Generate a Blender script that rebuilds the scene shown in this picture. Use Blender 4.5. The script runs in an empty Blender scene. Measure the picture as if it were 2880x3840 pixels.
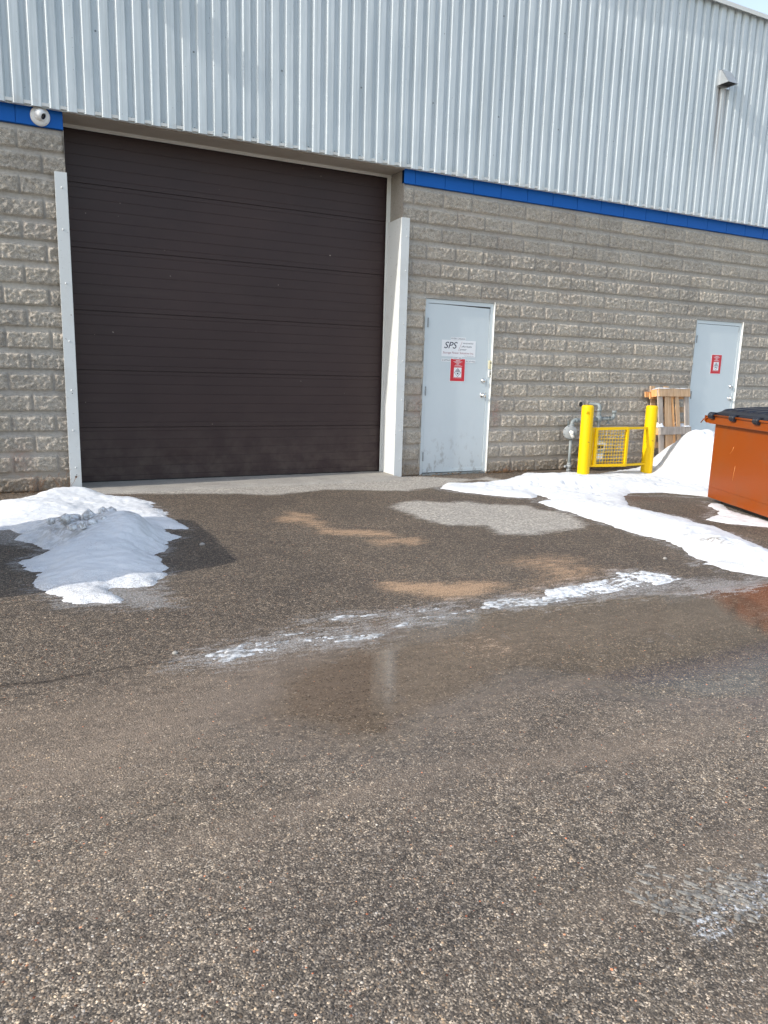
import bpy, math, random
import numpy as np
from mathutils import Vector, Matrix

# ------------------------------------------------------------ camera, sky, sun
random.seed(7); rng = np.random.RandomState(7)
sc = bpy.context.scene
CAM = Vector((-4.6142, -8.1675, 1.3141))
yaw, pitch, roll = 0.4677, 0.1897, 0.0290
fw = Vector((math.sin(yaw)*math.cos(pitch), math.cos(yaw)*math.cos(pitch), -math.sin(pitch)))
r0 = Vector((math.cos(yaw), -math.sin(yaw), 0)); u0 = r0.cross(fw)
rt = r0*math.cos(roll)+u0*math.sin(roll); up = -r0*math.sin(roll)+u0*math.cos(roll)
cd = bpy.data.cameras.new("camera"); cam = bpy.data.objects.new("camera", cd); sc.collection.objects.link(cam)
M = Matrix((rt, up, -fw)).transposed().to_4x4(); M.translation = CAM; cam.matrix_world = M
cd.sensor_fit = 'VERTICAL'; cd.sensor_height = 36.0; cd.lens = 36.0*2781.8/3840.0
cd.clip_start = 0.05; cd.clip_end = 2000
sc.camera = cam
SUN = Vector((1.6, 0.125, -1.0)).normalized()          # direction the light travels
w = bpy.data.worlds.new("World"); sc.world = w; w.use_nodes = True
bg = w.node_tree.nodes['Background']; sky = w.node_tree.nodes.new('ShaderNodeTexSky')
sky.sky_type = 'NISHITA'; sky.sun_disc = False
sky.sun_elevation = math.asin(-SUN.z); sky.sun_rotation = math.atan2(-SUN.x, -SUN.y)
sky.air_density = 1.2; sky.dust_density = 1.5; sky.altitude = 200
hs = w.node_tree.nodes.new('ShaderNodeHueSaturation'); hs.inputs['Saturation'].default_value = .72; w.node_tree.links.new(sky.outputs[0], hs.inputs['Color']); w.node_tree.links.new(hs.outputs[0], bg.inputs[0]); bg.inputs[1].default_value = 0.15
sl = bpy.data.lights.new("sun", 'SUN'); sl.energy = 2.15; sl.angle = math.radians(0.53); sl.color = (1.0, 0.95, 0.87)
so = bpy.data.objects.new("sun", sl); sc.collection.objects.link(so); so.rotation_euler = SUN.to_track_quat('-Z', 'Y').to_euler()
so.location = (-20, -2, 14)
sc.view_settings.view_transform = 'Standard'; sc.view_settings.look = 'None'
sc.view_settings.exposure = 1.0; sc.view_settings.gamma = 1.0

POLYS = {
 'snowL': [[-4.91,-0.59],[-4.75,-0.59],[-4.59,-0.54],[-4.5,-0.33],[-4.33,-0.12],[-4.15,-0.1],[-4.01,-0.17],[-3.89,-0.2],[-3.81,-0.54],[-3.56,-0.66],[-3.51,-0.83],[-3.43,-0.98],[-3.49,-1.04],[-3.48,-1.32],[-3.42,-1.34],[-3.44,-1.79],[-3.4,-2.0],[-3.38,-2.22],[-3.55,-2.17],[-3.57,-2.33],[-3.48,-2.48],[-3.61,-2.62],[-3.67,-2.81],[-3.76,-2.96],[-3.75,-3.21],[-3.76,-3.38],[-3.83,-3.59],[-3.91,-3.74],[-4.12,-3.7],[-4.13,-3.99],[-4.28,-3.94],[-4.37,-3.92],[-4.43,-3.74],[-4.51,-3.58],[-4.58,-3.34],[-4.49,-3.2],[-4.58,-3.07],[-4.62,-2.89],[-4.5,-2.75],[-4.41,-2.63],[-4.49,-2.5],[-4.56,-2.35],[-4.65,-2.16],[-4.58,-2.05],[-4.69,-1.82],[-4.87,-1.76]],
 'snowR': [[-0.28,-1.0],[-0.19,-1.27],[-0.01,-1.52],[0.18,-1.75],[0.36,-1.89],[0.54,-1.73],[0.54,-2.0],[0.27,-2.05],[0.22,-2.46],[0.21,-2.79],[0.15,-3.22],[0.11,-3.56],[0.15,-3.87],[0.06,-4.14],[-0.12,-4.42],[-0.09,-4.56],[-0.24,-4.53],[-0.15,-4.62],[-0.2,-4.78],[-0.05,-4.98],[0.18,-5.17],[0.51,-4.96],[0.62,-4.62],[0.68,-4.44],[0.75,-4.28],[0.89,-3.97],[1.01,-3.65],[0.96,-3.49],[1.07,-3.33],[1.07,-3.13],[1.0,-2.88],[1.05,-2.61],[1.29,-2.23],[1.52,-2.03],[1.75,-1.91],[2.14,-2.0],[2.33,-2.28],[2.4,-2.41]],
 'snowR_top': [[-0.05,-0.72],[0.39,-0.76],[0.67,-0.7],[1.0,-0.58],[1.49,-0.2],[1.68,-0.35],[2.13,-0.35],[2.23,-0.44],[2.33,-0.56],[2.59,-0.49],[2.81,-0.44],[3.43,-0.21],[3.84,-0.0]],
 'snowD': [[2.08,-2.68],[2.13,-2.83],[1.93,-3.07],[1.82,-3.32],[1.78,-3.62],[1.68,-3.88],[1.51,-4.01],[1.51,-3.82],[1.39,-3.71],[1.29,-3.6],[1.23,-3.38],[1.28,-3.33],[1.55,-3.23],[1.77,-3.07],[1.92,-2.82]],
 'pale': [[-1.15,-1.65],[-0.94,-1.59],[-0.87,-1.67],[-0.67,-1.83],[-0.44,-1.8],[-0.36,-1.98],[-0.12,-2.12],[0.05,-2.21],[-0.02,-2.41],[0.11,-2.57],[0.11,-2.81],[-0.01,-3.1],[-0.19,-3.24],[-0.48,-3.29],[-0.77,-3.33],[-1.03,-3.24],[-0.97,-2.93],[-1.1,-2.83],[-1.25,-2.76],[-1.36,-2.49],[-1.34,-2.16],[-1.33,-1.86]],
 'palestrip': [[-4.11,0.14],[-0.18,0.11],[0.85,-0.75],[0.8,-0.33],[-0.14,-0.84],[-0.72,-1.02],[-1.57,-0.67],[-2.16,-0.84],[-3.05,-0.51],[-3.8,-0.34]],
 'sand1': [[-2.56,-2.08],[-2.5,-1.98],[-2.38,-2.02],[-2.25,-2.3],[-2.32,-2.54],[-2.28,-2.62],[-2.09,-2.74],[-1.92,-2.86],[-1.9,-2.99],[-1.93,-3.0],[-2.15,-2.88],[-2.42,-2.72],[-2.39,-2.6],[-2.41,-2.34],[-2.44,-2.23],[-2.57,-2.16]],
 'sand2': [[-2.15,-3.09],[-2.03,-3.09],[-1.89,-3.09],[-1.77,-3.13],[-1.8,-3.25],[-1.9,-3.29],[-1.99,-3.21],[-2.15,-3.23]],
 'sand3': [[-2.6,-4.18],[-2.54,-4.18],[-2.43,-4.21],[-2.29,-4.29],[-2.23,-4.35],[-2.12,-4.33],[-1.96,-4.4],[-1.88,-4.46],[-2.05,-4.53],[-2.24,-4.59],[-2.38,-4.59],[-2.5,-4.42],[-2.58,-4.33]],
 'sand4': [[-1.57,-4.04],[-1.36,-3.98],[-1.07,-4.01],[-0.94,-4.14],[-1.1,-4.26],[-1.03,-4.32],[-0.91,-4.46],[-1.0,-4.49],[-1.29,-4.61],[-1.56,-4.65],[-1.72,-4.65],[-1.8,-4.72],[-1.95,-4.64],[-1.8,-4.56],[-1.55,-4.47],[-1.47,-4.22]],
 'sand5': [[-2.66,-5.24],[-2.54,-5.25],[-2.52,-5.36],[-2.53,-5.43],[-2.65,-5.41],[-2.72,-5.34]],
 'sand6': [[-2.41,-1.76],[-2.32,-1.79],[-2.25,-2.0],[-2.26,-2.09],[-2.37,-1.93]],
 'ice1': [[-2.98,-4.95],[-2.72,-4.82],[-2.54,-4.84],[-2.29,-4.81],[-2.25,-4.74],[-1.98,-4.7],[-1.8,-4.77],[-1.72,-4.65],[-1.43,-4.64],[-1.26,-4.62],[-1.06,-4.59],[-0.99,-4.49],[-0.78,-4.56],[-0.71,-4.67],[-0.67,-4.82],[-0.79,-4.93],[-0.95,-4.97],[-1.18,-4.98],[-1.39,-4.97],[-1.63,-4.93],[-1.88,-4.92],[-2.1,-4.88],[-2.32,-4.85],[-2.57,-4.89]],
 'icewhite': [[-0.99,-4.49],[-0.9,-4.53],[-0.78,-4.56],[-0.71,-4.67],[-0.67,-4.82],[-1.0,-4.87],[-1.2,-4.85],[-1.53,-4.88],[-1.77,-4.86],[-1.9,-4.84],[-1.89,-4.77],[-1.8,-4.77],[-1.72,-4.65],[-1.43,-4.64],[-1.26,-4.62],[-1.06,-4.59]],
 'ice2': [[-4.02,-4.97],[-3.85,-5.01],[-3.96,-4.92],[-3.75,-4.88],[-3.67,-4.83],[-3.57,-4.84],[-3.5,-4.87],[-3.29,-4.9],[-3.14,-4.94],[-2.95,-4.96],[-2.98,-5.01],[-3.08,-5.06],[-3.24,-5.03],[-3.4,-5.02],[-3.53,-5.01],[-3.69,-5.02],[-3.83,-5.05],[-3.98,-5.03]],
 'ice3': [[-3.54,-4.8],[-3.47,-4.77],[-3.36,-4.81],[-3.21,-4.83],[-3.04,-4.86],[-3.08,-4.89],[-3.24,-4.87],[-3.38,-4.86],[-3.53,-4.84]],
 'ice4': [[-3.3,-4.65],[-3.07,-4.63],[-2.89,-4.67],[-2.81,-4.71],[-2.58,-4.72],[-2.37,-4.69],[-2.43,-4.78],[-2.67,-4.78],[-2.83,-4.76],[-3.0,-4.73],[-3.21,-4.7]],
 'ice5': [[-0.67,-4.82],[-0.54,-4.88],[-0.42,-4.92],[-0.31,-4.96],[-0.02,-4.96],[-0.15,-5.05],[-0.53,-5.11],[-0.82,-5.12],[-0.96,-5.04]],
 'icelow': [[-4.42,-3.44],[-4.05,-3.7],[-3.89,-3.87],[-3.88,-4.11],[-3.97,-4.15],[-4.22,-4.0],[-4.37,-3.92],[-4.45,-3.71],[-4.53,-3.54]],
 'iceside': [[-4.79,-1.74],[-4.56,-1.82],[-4.45,-2.0],[-4.49,-2.35],[-4.65,-2.34],[-4.78,-2.21]],
 'wet1': [[-3.77,-5.28],[-3.07,-5.0],[-2.29,-4.88],[-1.57,-4.93],[-0.93,-5.05],[-0.1,-5.15],[-1.53,-6.27],[-2.04,-5.83],[-2.73,-5.77],[-3.17,-5.95],[-3.43,-6.13],[-3.61,-6.06],[-3.83,-5.82],[-3.91,-5.63]],
 'puddle': [[-2.76,-4.82],[-2.33,-4.84],[-1.88,-4.97],[-1.12,-5.01],[-0.89,-5.02],[-0.48,-5.09],[-0.15,-5.05],[0.22,-5.13],[-0.48,-5.59],[-1.19,-5.36],[-1.79,-5.07],[-2.29,-5.09],[-2.64,-5.1],[-2.88,-5.04]],
 'mud': [[-4.85,-5.51],[-4.49,-5.38],[-4.17,-5.26],[-3.74,-5.01],[-3.01,-4.98],[-2.02,-5.07],[-0.23,-5.4],[-0.67,-5.69],[-1.76,-5.56],[-2.61,-5.54],[-3.14,-5.96],[-3.68,-5.89],[-3.98,-5.75],[-4.31,-5.88],[-4.59,-5.92],[-4.83,-5.92]],
 'wet2': [[-2.63,-5.17],[-1.88,-5.17],[-1.21,-5.3],[-0.3,-5.48],[-1.85,-6.51],[-2.23,-6.26],[-2.46,-5.98],[-2.74,-5.71],[-2.84,-5.5]],
 'mud3': [[-4.82,-6.14],[-4.36,-6.15],[-3.77,-6.11],[-3.04,-6.12],[-1.43,-6.21],[-1.79,-6.45],[-3.08,-6.45],[-3.87,-6.37],[-4.38,-6.36],[-4.81,-6.33]],
 'mud2': [[-4.41,-5.86],[-4.3,-5.79],[-4.13,-5.69],[-4.11,-5.74],[-4.26,-5.85],[-4.4,-5.89]],
 'rust': [[1.3,-1.89],[1.54,-1.96],[1.68,-2.22],[1.69,-2.42],[1.39,-2.27]],
 'dark1': [[-4.8,-4.89],[-4.55,-4.95],[-4.36,-4.92],[-4.01,-4.93],[-4.01,-4.95],[-4.36,-4.94],[-4.55,-4.98],[-4.8,-4.92]],
 'frost': [[-3.18,-7.09],[-3.09,-7.07],[-2.97,-7.05],[-2.85,-7.05],[-2.76,-7.07],[-2.88,-7.15],[-3.01,-7.11],[-3.11,-7.11],[-3.18,-7.12]],
 'frost2': [[-3.25,-7.0],[-3.16,-6.99],[-2.95,-6.98],[-2.78,-7.0],[-2.65,-7.03],[-3.05,-7.3],[-3.1,-7.24],[-3.14,-7.19],[-3.21,-7.09]],
 'dampL': [[1.24,-0.0],[1.32,-0.88],[1.39,-1.64],[1.41,-2.14],[0.83,-2.4],[0.54,-2.02],[0.62,-1.07]],
}


# ------------------------------------------------------------ helpers
COL = sc.collection
def tag(o, label=None, cat=None, group=None, kind=None):
    for k, v in (('label', label), ('category', cat), ('group', group), ('kind', kind)):
        if v: o[k] = v
    return o
def empty(name, loc, label, cat, group=None, rz=0):
    o = bpy.data.objects.new(name, None); COL.objects.link(o); o.location = loc; o.rotation_euler.z = rz
    o.empty_display_size = .1
    return tag(o, label, cat, group)
class MB:
    def __init__(s): s.v = []; s.f = []; s.sm = []
    def add(s, vs, fs, smooth=False):
        b = len(s.v); s.v += [tuple(v) for v in vs]
        for f in fs: s.f.append([i+b for i in f]); s.sm.append(smooth)
        return s
    def box(s, x0, x1, y0, y1, z0, z1, M=None):
        vs = [Vector((x, y, z)) for z in (z0, z1) for y in (y0, y1) for x in (x0, x1)]
        if M is not None: vs = [M @ v for v in vs]
        return s.add(vs, [(0,2,3,1),(4,5,7,6),(0,1,5,4),(2,6,7,3),(0,4,6,2),(1,3,7,5)])
    def cyl(s, a, b, r, r2=None, n=20, caps=True, smooth=True):
        a = Vector(a); b = Vector(b); r2 = r if r2 is None else r2
        d = (b-a).normalized(); q = d.to_track_quat('Z', 'Y'); X = q @ Vector((1,0,0)); Y = q @ Vector((0,1,0))
        vs = []
        for c, rr in ((a, r), (b, r2)):
            vs += [c+(X*math.cos(t)+Y*math.sin(t))*rr for t in [2*math.pi*i/n for i in range(n)]]
        s.add(vs, [(i, (i+1) % n, n+(i+1) % n, n+i) for i in range(n)], smooth)
        if caps: s.add(vs, [list(range(n))[::-1], list(range(n, 2*n))])
        return s
    def lathe(s, prof, n=24, M=None, smooth=True):       # prof: list of (r, z)
        vs = []
        for r, z in prof:
            for i in range(n):
                t = 2*math.pi*i/n; v = Vector((r*math.cos(t), r*math.sin(t), z)); vs.append(M @ v if M is not None else v)
        fs = [(k*n+i, k*n+(i+1) % n, (k+1)*n+(i+1) % n, (k+1)*n+i) for k in range(len(prof)-1) for i in range(n)]
        return s.add(vs, fs, smooth)
    def tube(s, pts, r, n=14):
        pts = [Vector(p) for p in pts]; vs = []; prev = None
        for k, p in enumerate(pts):
            d = (pts[min(k+1, len(pts)-1)]-pts[max(k-1, 0)]).normalized()
            if prev is None:
                X = d.orthogonal().normalized()
            else:
                X = (prev-d*prev.dot(d)).normalized()
            prev = X; Y = d.cross(X)
            vs += [p+(X*math.cos(t)+Y*math.sin(t))*r for t in [2*math.pi*i/n for i in range(n)]]
        m = len(pts)
        s.add(vs, [(k*n+i, k*n+(i+1) % n, (k+1)*n+(i+1) % n, (k+1)*n+i) for k in range(m-1) for i in range(n)], True)
        s.add(vs, [list(range(n))[::-1], list(range((m-1)*n, m*n))])
        return s
    def prism(s, poly, axis, a, b, M=None):               # poly 2-D in the two other axes
        def mk(p, t):
            v = {'x': (t, p[0], p[1]), 'y': (p[0], t, p[1]), 'z': (p[0], p[1], t)}[axis]
            v = Vector(v); return M @ v if M is not None else v
        n = len(poly); vs = [mk(p, a) for p in poly]+[mk(p, b) for p in poly]
        return s.add(vs, [list(range(n)), list(range(n, 2*n))[::-1]]+[(i, n+i, n+(i+1) % n, (i+1) % n) for i in range(n)])
    def build(s, name, mat, parent=None, bevel=0, label=None, fix=True):
        me = bpy.data.meshes.new(name); me.from_pydata(s.v, [], s.f)
        me.polygons.foreach_set('use_smooth', s.sm); me.update()
        if fix:
            import bmesh
            bm = bmesh.new(); bm.from_mesh(me); bmesh.ops.remove_doubles(bm, verts=bm.verts, dist=1e-6)
            bmesh.ops.recalc_face_normals(bm, faces=bm.faces); bm.to_mesh(me); bm.free()
        me.materials.append(mat)
        o = bpy.data.objects.new(name, me); COL.objects.link(o)
        if parent is not None: o.parent = parent
        if bevel:
            m = o.modifiers.new('bevel', 'BEVEL'); m.width = bevel; m.segments = 2; m.limit_method = 'ANGLE'; m.angle_limit = math.radians(40)
        if label: o['label'] = label
        return o
def arc(c, r, a0, a1, ax, ay, n=7):
    c = Vector(c); ax = Vector(ax); ay = Vector(ay)
    return [c+ax*math.cos(math.radians(a0+(a1-a0)*i/n))*r+ay*math.sin(math.radians(a0+(a1-a0)*i/n))*r for i in range(n+1)]

# ---- numpy noise
TAB = rng.rand(256, 256)
def vnoise(x, y):
    xi = np.floor(x).astype(int); yi = np.floor(y).astype(int); fx = x-xi; fy = y-yi
    fx = fx*fx*(3-2*fx); fy = fy*fy*(3-2*fy)
    a = TAB[xi % 256, yi % 256]; b = TAB[(xi+1) % 256, yi % 256]; c = TAB[xi % 256, (yi+1) % 256]; d = TAB[(xi+1) % 256, (yi+1) % 256]
    return (a*(1-fx)+b*fx)*(1-fy)+(c*(1-fx)+d*fx)*fy
def fbm(x, y, s, o=4, g=.5):
    t = 0; a = 1; n = 0
    for k in range(o):
        t = t+a*vnoise(x*s+17.3*k, y*s+31.7*k); n += a; a *= g; s *= 2.03
    return t/n*2-1
def sdist(px, py, poly):
    """signed distance, positive inside"""
    P = np.array(poly); shp = px.shape; px = px.ravel(); py = py.ravel()
    d = np.full(px.shape, 1e9); ins = np.zeros(px.shape, bool); n = len(P)
    for i in range(n):
        ax, ay = P[i]; bx, by = P[(i+1) % n]; ex, ey = bx-ax, by-ay
        t = np.clip(((px-ax)*ex+(py-ay)*ey)/max(ex*ex+ey*ey, 1e-12), 0, 1)
        d = np.minimum(d, np.hypot(px-ax-t*ex, py-ay-t*ey))
        if ay != by:
            c = ((ay > py) != (by > py)) & (px < (bx-ax)*(py-ay)/(by-ay)+ax); ins ^= c
    return np.where(ins, d, -d).reshape(shp)
def sst(a, b, x):
    t = np.clip((x-a)/(b-a), 0, 1); return t*t*(3-2*t)
def grid_mesh(name, X, Y, Z, keep, mat, smooth=True, attrs=None):
    nx, ny = X.shape
    idx = np.arange(nx*ny).reshape(nx, ny)
    q = np.stack([idx[:-1, :-1], idx[1:, :-1], idx[1:, 1:], idx[:-1, 1:]], -1)
    q = q[keep] if keep is not None else q.reshape(-1, 4)
    used = np.unique(q); rm = np.full(nx*ny, -1); rm[used] = np.arange(len(used)); q = rm[q]
    co = np.stack([X.ravel(), Y.ravel(), Z.ravel()], 1)[used]
    me = bpy.data.meshes.new(name); me.vertices.add(len(co)); me.vertices.foreach_set('co', co.ravel().astype(np.float32))
    me.loops.add(q.size); me.loops.foreach_set('vertex_index', q.ravel().astype(np.int32))
    me.polygons.add(len(q)); me.polygons.foreach_set('loop_start', np.arange(0, q.size, 4, dtype=np.int32))
    try: me.polygons.foreach_set('loop_total', np.full(len(q), 4, dtype=np.int32))
    except Exception: pass
    me.update(calc_edges=True); me.polygons.foreach_set('use_smooth', np.full(len(q), smooth)); me.validate()
    for an, ch in (attrs or {}).items():
        a = me.color_attributes.new(an, 'FLOAT_COLOR', 'POINT')
        c = np.ones((len(co), 4), np.float32)
        for i, arr in enumerate(ch): c[:, i] = arr.ravel()[used]
        a.data.foreach_set('color', c.ravel())
    me.materials.append(mat)
    o = bpy.data.objects.new(name, me); COL.objects.link(o); return o

# ------------------------------------------------------------ materials
class NT:
    def __init__(s, name):
        s.m = bpy.data.materials.new(name); s.m.use_nodes = True; s.t = s.m.node_tree
        s.b = s.t.nodes['Principled BSDF']
    def put(s, node, key, v):
        i = node.inputs[key]
        if isinstance(v, bpy.types.NodeSocket): s.t.links.new(v, i)
        else:
            if hasattr(i.default_value, '__len__') and not hasattr(v, '__len__'): v = (v, v, v, 1)[:len(i.default_value)]
            elif hasattr(i.default_value, '__len__') and len(v) == 3 and len(i.default_value) == 4: v = (*v, 1)
            i.default_value = v
    def n(s, typ, out=0, props=None, **k):
        nd = s.t.nodes.new('ShaderNode'+typ)
        for a, b in (props or {}).items(): setattr(nd, a, b)
        for a, b in k.items():
            key = int(a[1:]) if a[0] == '_' else a
            s.put(nd, key, b)
        return nd.outputs[out]
    def math(s, op, a, b=0.0, c=None, clamp=False):
        k = dict(_0=a, _1=b)
        if c is not None: k['_2'] = c
        return s.n('Math', props={'operation': op, 'use_clamp': clamp}, **k)
    def mix(s, f, a, b):
        nd = s.t.nodes.new('ShaderNodeMix'); nd.data_type = 'RGBA'
        s.put(nd, 0, f); s.put(nd, 6, a); s.put(nd, 7, b); return nd.outputs[2]
    def mixf(s, f, a, b):
        nd = s.t.nodes.new('ShaderNodeMix'); nd.data_type = 'FLOAT'
        s.put(nd, 0, f); s.put(nd, 2, a); s.put(nd, 3, b); return nd.outputs[0]
    def mul(s, a, b):
        nd = s.t.nodes.new('ShaderNodeMix'); nd.data_type = 'RGBA'; nd.blend_type = 'MULTIPLY'
        s.put(nd, 0, 1.0); s.put(nd, 6, a); s.put(nd, 7, b); return nd.outputs[2]
    def step(s, a, b, x):
        nd = s.t.nodes.new('ShaderNodeMapRange'); nd.interpolation_type = 'SMOOTHSTEP'
        s.put(nd, 0, x); s.put(nd, 1, a); s.put(nd, 2, b); return nd.outputs[0]
    def pos(s, scale=(1, 1, 1), obj=True):
        c = s.n('TexCoord', out=3) if obj else s.n('NewGeometry', out=0)
        return s.n('Mapping', Vector=c, Scale=scale)
    def noise(s, scale, det=4, rough=.55, vec=None, dist=0):
        return s.n('TexNoise', Vector=vec if vec is not None else s.pos(), Scale=scale, Detail=det, Roughness=rough, Distortion=dist)
    def ramp(s, f, stops):
        nd = s.t.nodes.new('ShaderNodeValToRGB'); cr = nd.color_ramp
        while len(cr.elements) < len(stops): cr.elements.new(.5)
        for e, (p, c) in zip(cr.elements, stops): e.position = p; e.color = (*c, 1) if len(c) == 3 else c
        s.put(nd, 0, f); return nd.outputs[0]
    def bump(s, h, strength=.5, dist=.01, normal=None):
        k = dict(Height=h, Strength=strength, Distance=dist)
        if normal is not None: k['Normal'] = normal
        return s.n('Bump', **k)
    def set(s, **k):
        for a, b in k.items(): s.put(s.b, a.replace('_', ' '), b)
        return s.m
def g(v): return (v, v, v)
def painted(name, col, rough=.4, dirt=.12, metal=0.0, bumps=.05, coat=0.0, spec=.5, dcol=(.25, .2, .15), sc_=1.0, chips=0):
    m = NT(name); n1 = m.noise(3*sc_, 6, .6); n2 = m.noise(60*sc_, 3)
    f = m.math('MULTIPLY', m.step(.45, .75, n1), dirt)
    c = m.mix(f, m.mix(m.math('MULTIPLY', n2, .25), col, tuple(min(1, x*.82) for x in col)), dcol)
    if chips:
        f2 = m.math('MULTIPLY', m.step(.655, .675, m.noise(30*sc_, 4, .65)), chips); c = m.mix(f2, c, (.12, .07, .04))
    m.set(Base_Color=c, Roughness=m.mixf(n1, rough*.8, rough*1.3), Metallic=metal, Specular_IOR_Level=spec, Normal=m.bump(n2, bumps, .002))
    if coat: m.set(Coat_Weight=coat, Coat_Roughness=.08)
    return m.m

def mat_asphalt():
    m = NT('asphalt'); p = m.pos()
    warp = m.n('VectorMath', props={'operation': 'ADD'}, _0=p, _1=m.n('VectorMath', props={'operation': 'SCALE'}, _0=m.n('TexNoise', out=1, Vector=p, Scale=60.0, Detail=2.0), Scale=.003))
    def vor(scale, feat='F1'):
        nd = m.t.nodes.new('ShaderNodeTexVoronoi'); nd.feature = feat; m.put(nd, 'Vector', warp); m.put(nd, 'Scale', scale); return nd
    v1 = vor(140.0); v2 = vor(250.0); v3 = vor(64.0)
    def rnd(v, ch=0): return m.n('SeparateColor', out=ch, Color=v.outputs[1])
    stones = m.ramp(rnd(v1), [(0, (.040, .037, .035)), (.40, (.095, .086, .076)), (.65, (.165, .150, .132)), (.88, (.27, .25, .22)), (.98, (.42, .395, .345)), (1, (.6, .57, .51))])
    tint = m.ramp(rnd(v1, 1), [(0, (.85, .92, 1.06)), (.5, (1, 1, 1)), (.9, (1.12, .98, .84)), (.982, (1.12, .95, .78)), (.99, (1.7, .8, .5)), (1, (2.0, .75, .45))])
    stones = m.mul(stones, tint)
    sm = m.step(.60, .42, v1.outputs[0])
    fine = m.ramp(rnd(v2), [(0, (.036, .034, .032)), (.5, (.082, .075, .067)), (.85, (.16, .148, .132)), (1, (.40, .37, .33))])
    c = m.mix(m.math('MULTIPLY', sm, m.step(.35, .45, rnd(v1, 2))), fine, stones)
    big = m.ramp(rnd(v3), [(0, (.62, .62, .62)), (.5, (.92, .92, .92)), (.85, (1.14, 1.14, 1.12)), (1, (1.55, 1.5, 1.42))])
    c = m.mul(c, big)
    # broad tone and worn areas
    n1 = m.noise(.55, 5, .6); n2 = m.noise(2.6, 5, .6, vec=p)
    c = m.mul(c, m.ramp(n1, [(0.3, (.80, .76, .74)), (.55, (1.0, .95, .9)), (.75, (1.22, 1.16, 1.08))]))
    c = m.mul(c, m.ramp(n2, [(0.3, (.86, .84, .84)), (.7, (1.14, 1.1, 1.06))]))
    sepy = m.n('SeparateXYZ', out=1, Vector=p)
    near = m.step(-5.2, -6.6, sepy)                                  # base colour paler in the near lane, darker and browner towards the wall
    c = m.mul(c, m.mix(near, (1.02, .95, .87), (1.38, 1.33, 1.25)))
    A = m.n('Attribute', out=0, props={'attribute_name': 'mA'}); B = m.n('Attribute', out=0, props={'attribute_name': 'mB'}); Cc = m.n('Attribute', out=0, props={'attribute_name': 'mC'})
    sp = lambda a, i: m.n('SeparateColor', out=i, Color=a)
    nb = m.noise(22, 5, .65, vec=m.pos((.35, 1, 1))); nf = m.noise(90, 3, .6, vec=p)
    nn = m.math('ADD', m.math('MULTIPLY', m.math('SUBTRACT', nb, .5), 1.5), m.math('MULTIPLY', m.math('SUBTRACT', nf, .5), .9))
    def mk(ch, w=.12, amp=1.0):
        x = m.math('ADD', ch, m.math('MULTIPLY', nn, amp)); x = m.step(.5-w, .5+w, x)
        return m.math('MULTIPLY', x, m.step(.02, .1, ch))
    # mud film, dragged along the lane by tyres
    rot = m.n('Mapping', Vector=m.n('TexCoord', out=3), Rotation=(0, 0, .30), Scale=(.22, 1.5, 1))
    trk = m.noise(1.6, 5, .6, vec=rot); oil = m.step(.60, .74, m.noise(1.1, 5, .65))
    c = m.mul(c, m.mix(oil, (1, 1, 1), (.80, .79, .78)))
    lane = m.math('MULTIPLY', m.step(-4.6, -5.2, sepy), m.step(-8.6, -6.0, sepy))
    mud = m.math('MAXIMUM', mk(sp(B, 2), .5, .8), m.math('MULTIPLY', m.math('MULTIPLY', m.step(.44, .66, trk), lane), .75))
    mud = m.math('MULTIPLY', mud, m.math('SUBTRACT', .80, m.math('MULTIPLY', m.step(.62, .8, rnd(v1)), .45)))
    c = m.mix(mud, c, m.mix(nb, (.20, .150, .110), (.27, .210, .160)))
    wet = sp(B, 0)
    c = m.mul(c, m.mix(wet, (1, 1, 1), (.74, .72, .70)))
    pale = m.math('MULTIPLY', mk(sp(A, 2), .25, .7), m.math('ADD', .45, m.math('MULTIPLY', nf, .7)))
    c = m.mix(pale, c, m.mul(m.mix(nf, (.24, .22, .195), (.62, .58, .52)), big))
    grain = m.math('MULTIPLY', m.step(.03, .6, sp(A, 0)), m.step(.80, .84, rnd(v2, 1)))
    c = m.mix(m.math('MULTIPLY', grain, .8), c, (.40, .26, .16))
    sand = m.math('MULTIPLY', mk(sp(A, 0), .25, 1.25), m.step(.62, .84, m.math('ADD', m.math('ADD', v1.outputs[0], m.math('MULTIPLY', rnd(v2), .25)), m.math('MULTIPLY', sp(A, 0), .30))))
    c = m.mix(sand, c, m.mix(nb, (.33, .21, .125), (.44, .30, .19)))
    rust = m.math('MULTIPLY', mk(sp(B, 1), .4, .8), .5); c = m.mix(rust, c, (.10, .035, .02))
    c = m.mul(c, m.mix(mk(sp(Cc, 0), .2, .3), (1, 1, 1), (.35, .33, .32)))
    ice = m.math('MULTIPLY', mk(sp(A, 1), .3, 1.6), m.step(.36, .6, m.noise(120, 4, .7, vec=m.pos((.6, 1.2, 1)))))
    c = m.mix(m.math('MULTIPLY', ice, .7), c, m.mix(nf, (.22, .21, .20), (.58, .58, .58)))
    frost = m.math('MULTIPLY', mk(sp(Cc, 1), .25, 1.3), m.step(.46, .66, m.noise(60, 4, .7))); c = m.mix(frost, c, (.6, .62, .64))
    pud = sp(Cc, 2)
    film = m.math('MULTIPLY', m.step(.3, .9, wet), m.step(.20, .42, m.noise(6, 6, .7)))
    rough = m.mixf(film, .78, .03); rough = m.mixf(ice, rough, .35); rough = m.mixf(pud, rough, .03); rough = m.mixf(sand, rough, .9)
    h = m.math('ADD', m.math('MULTIPLY', m.step(.7, .1, v1.outputs[0]), 1.0), m.math('MULTIPLY', m.step(.7, .1, v2.outputs[0]), .4))
    h = m.math('ADD', h, m.math('MULTIPLY', nf, .6))
    st = m.mixf(film, .40, .012); st = m.mixf(pud, st, .010); st = m.mixf(ice, st, .4)
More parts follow.
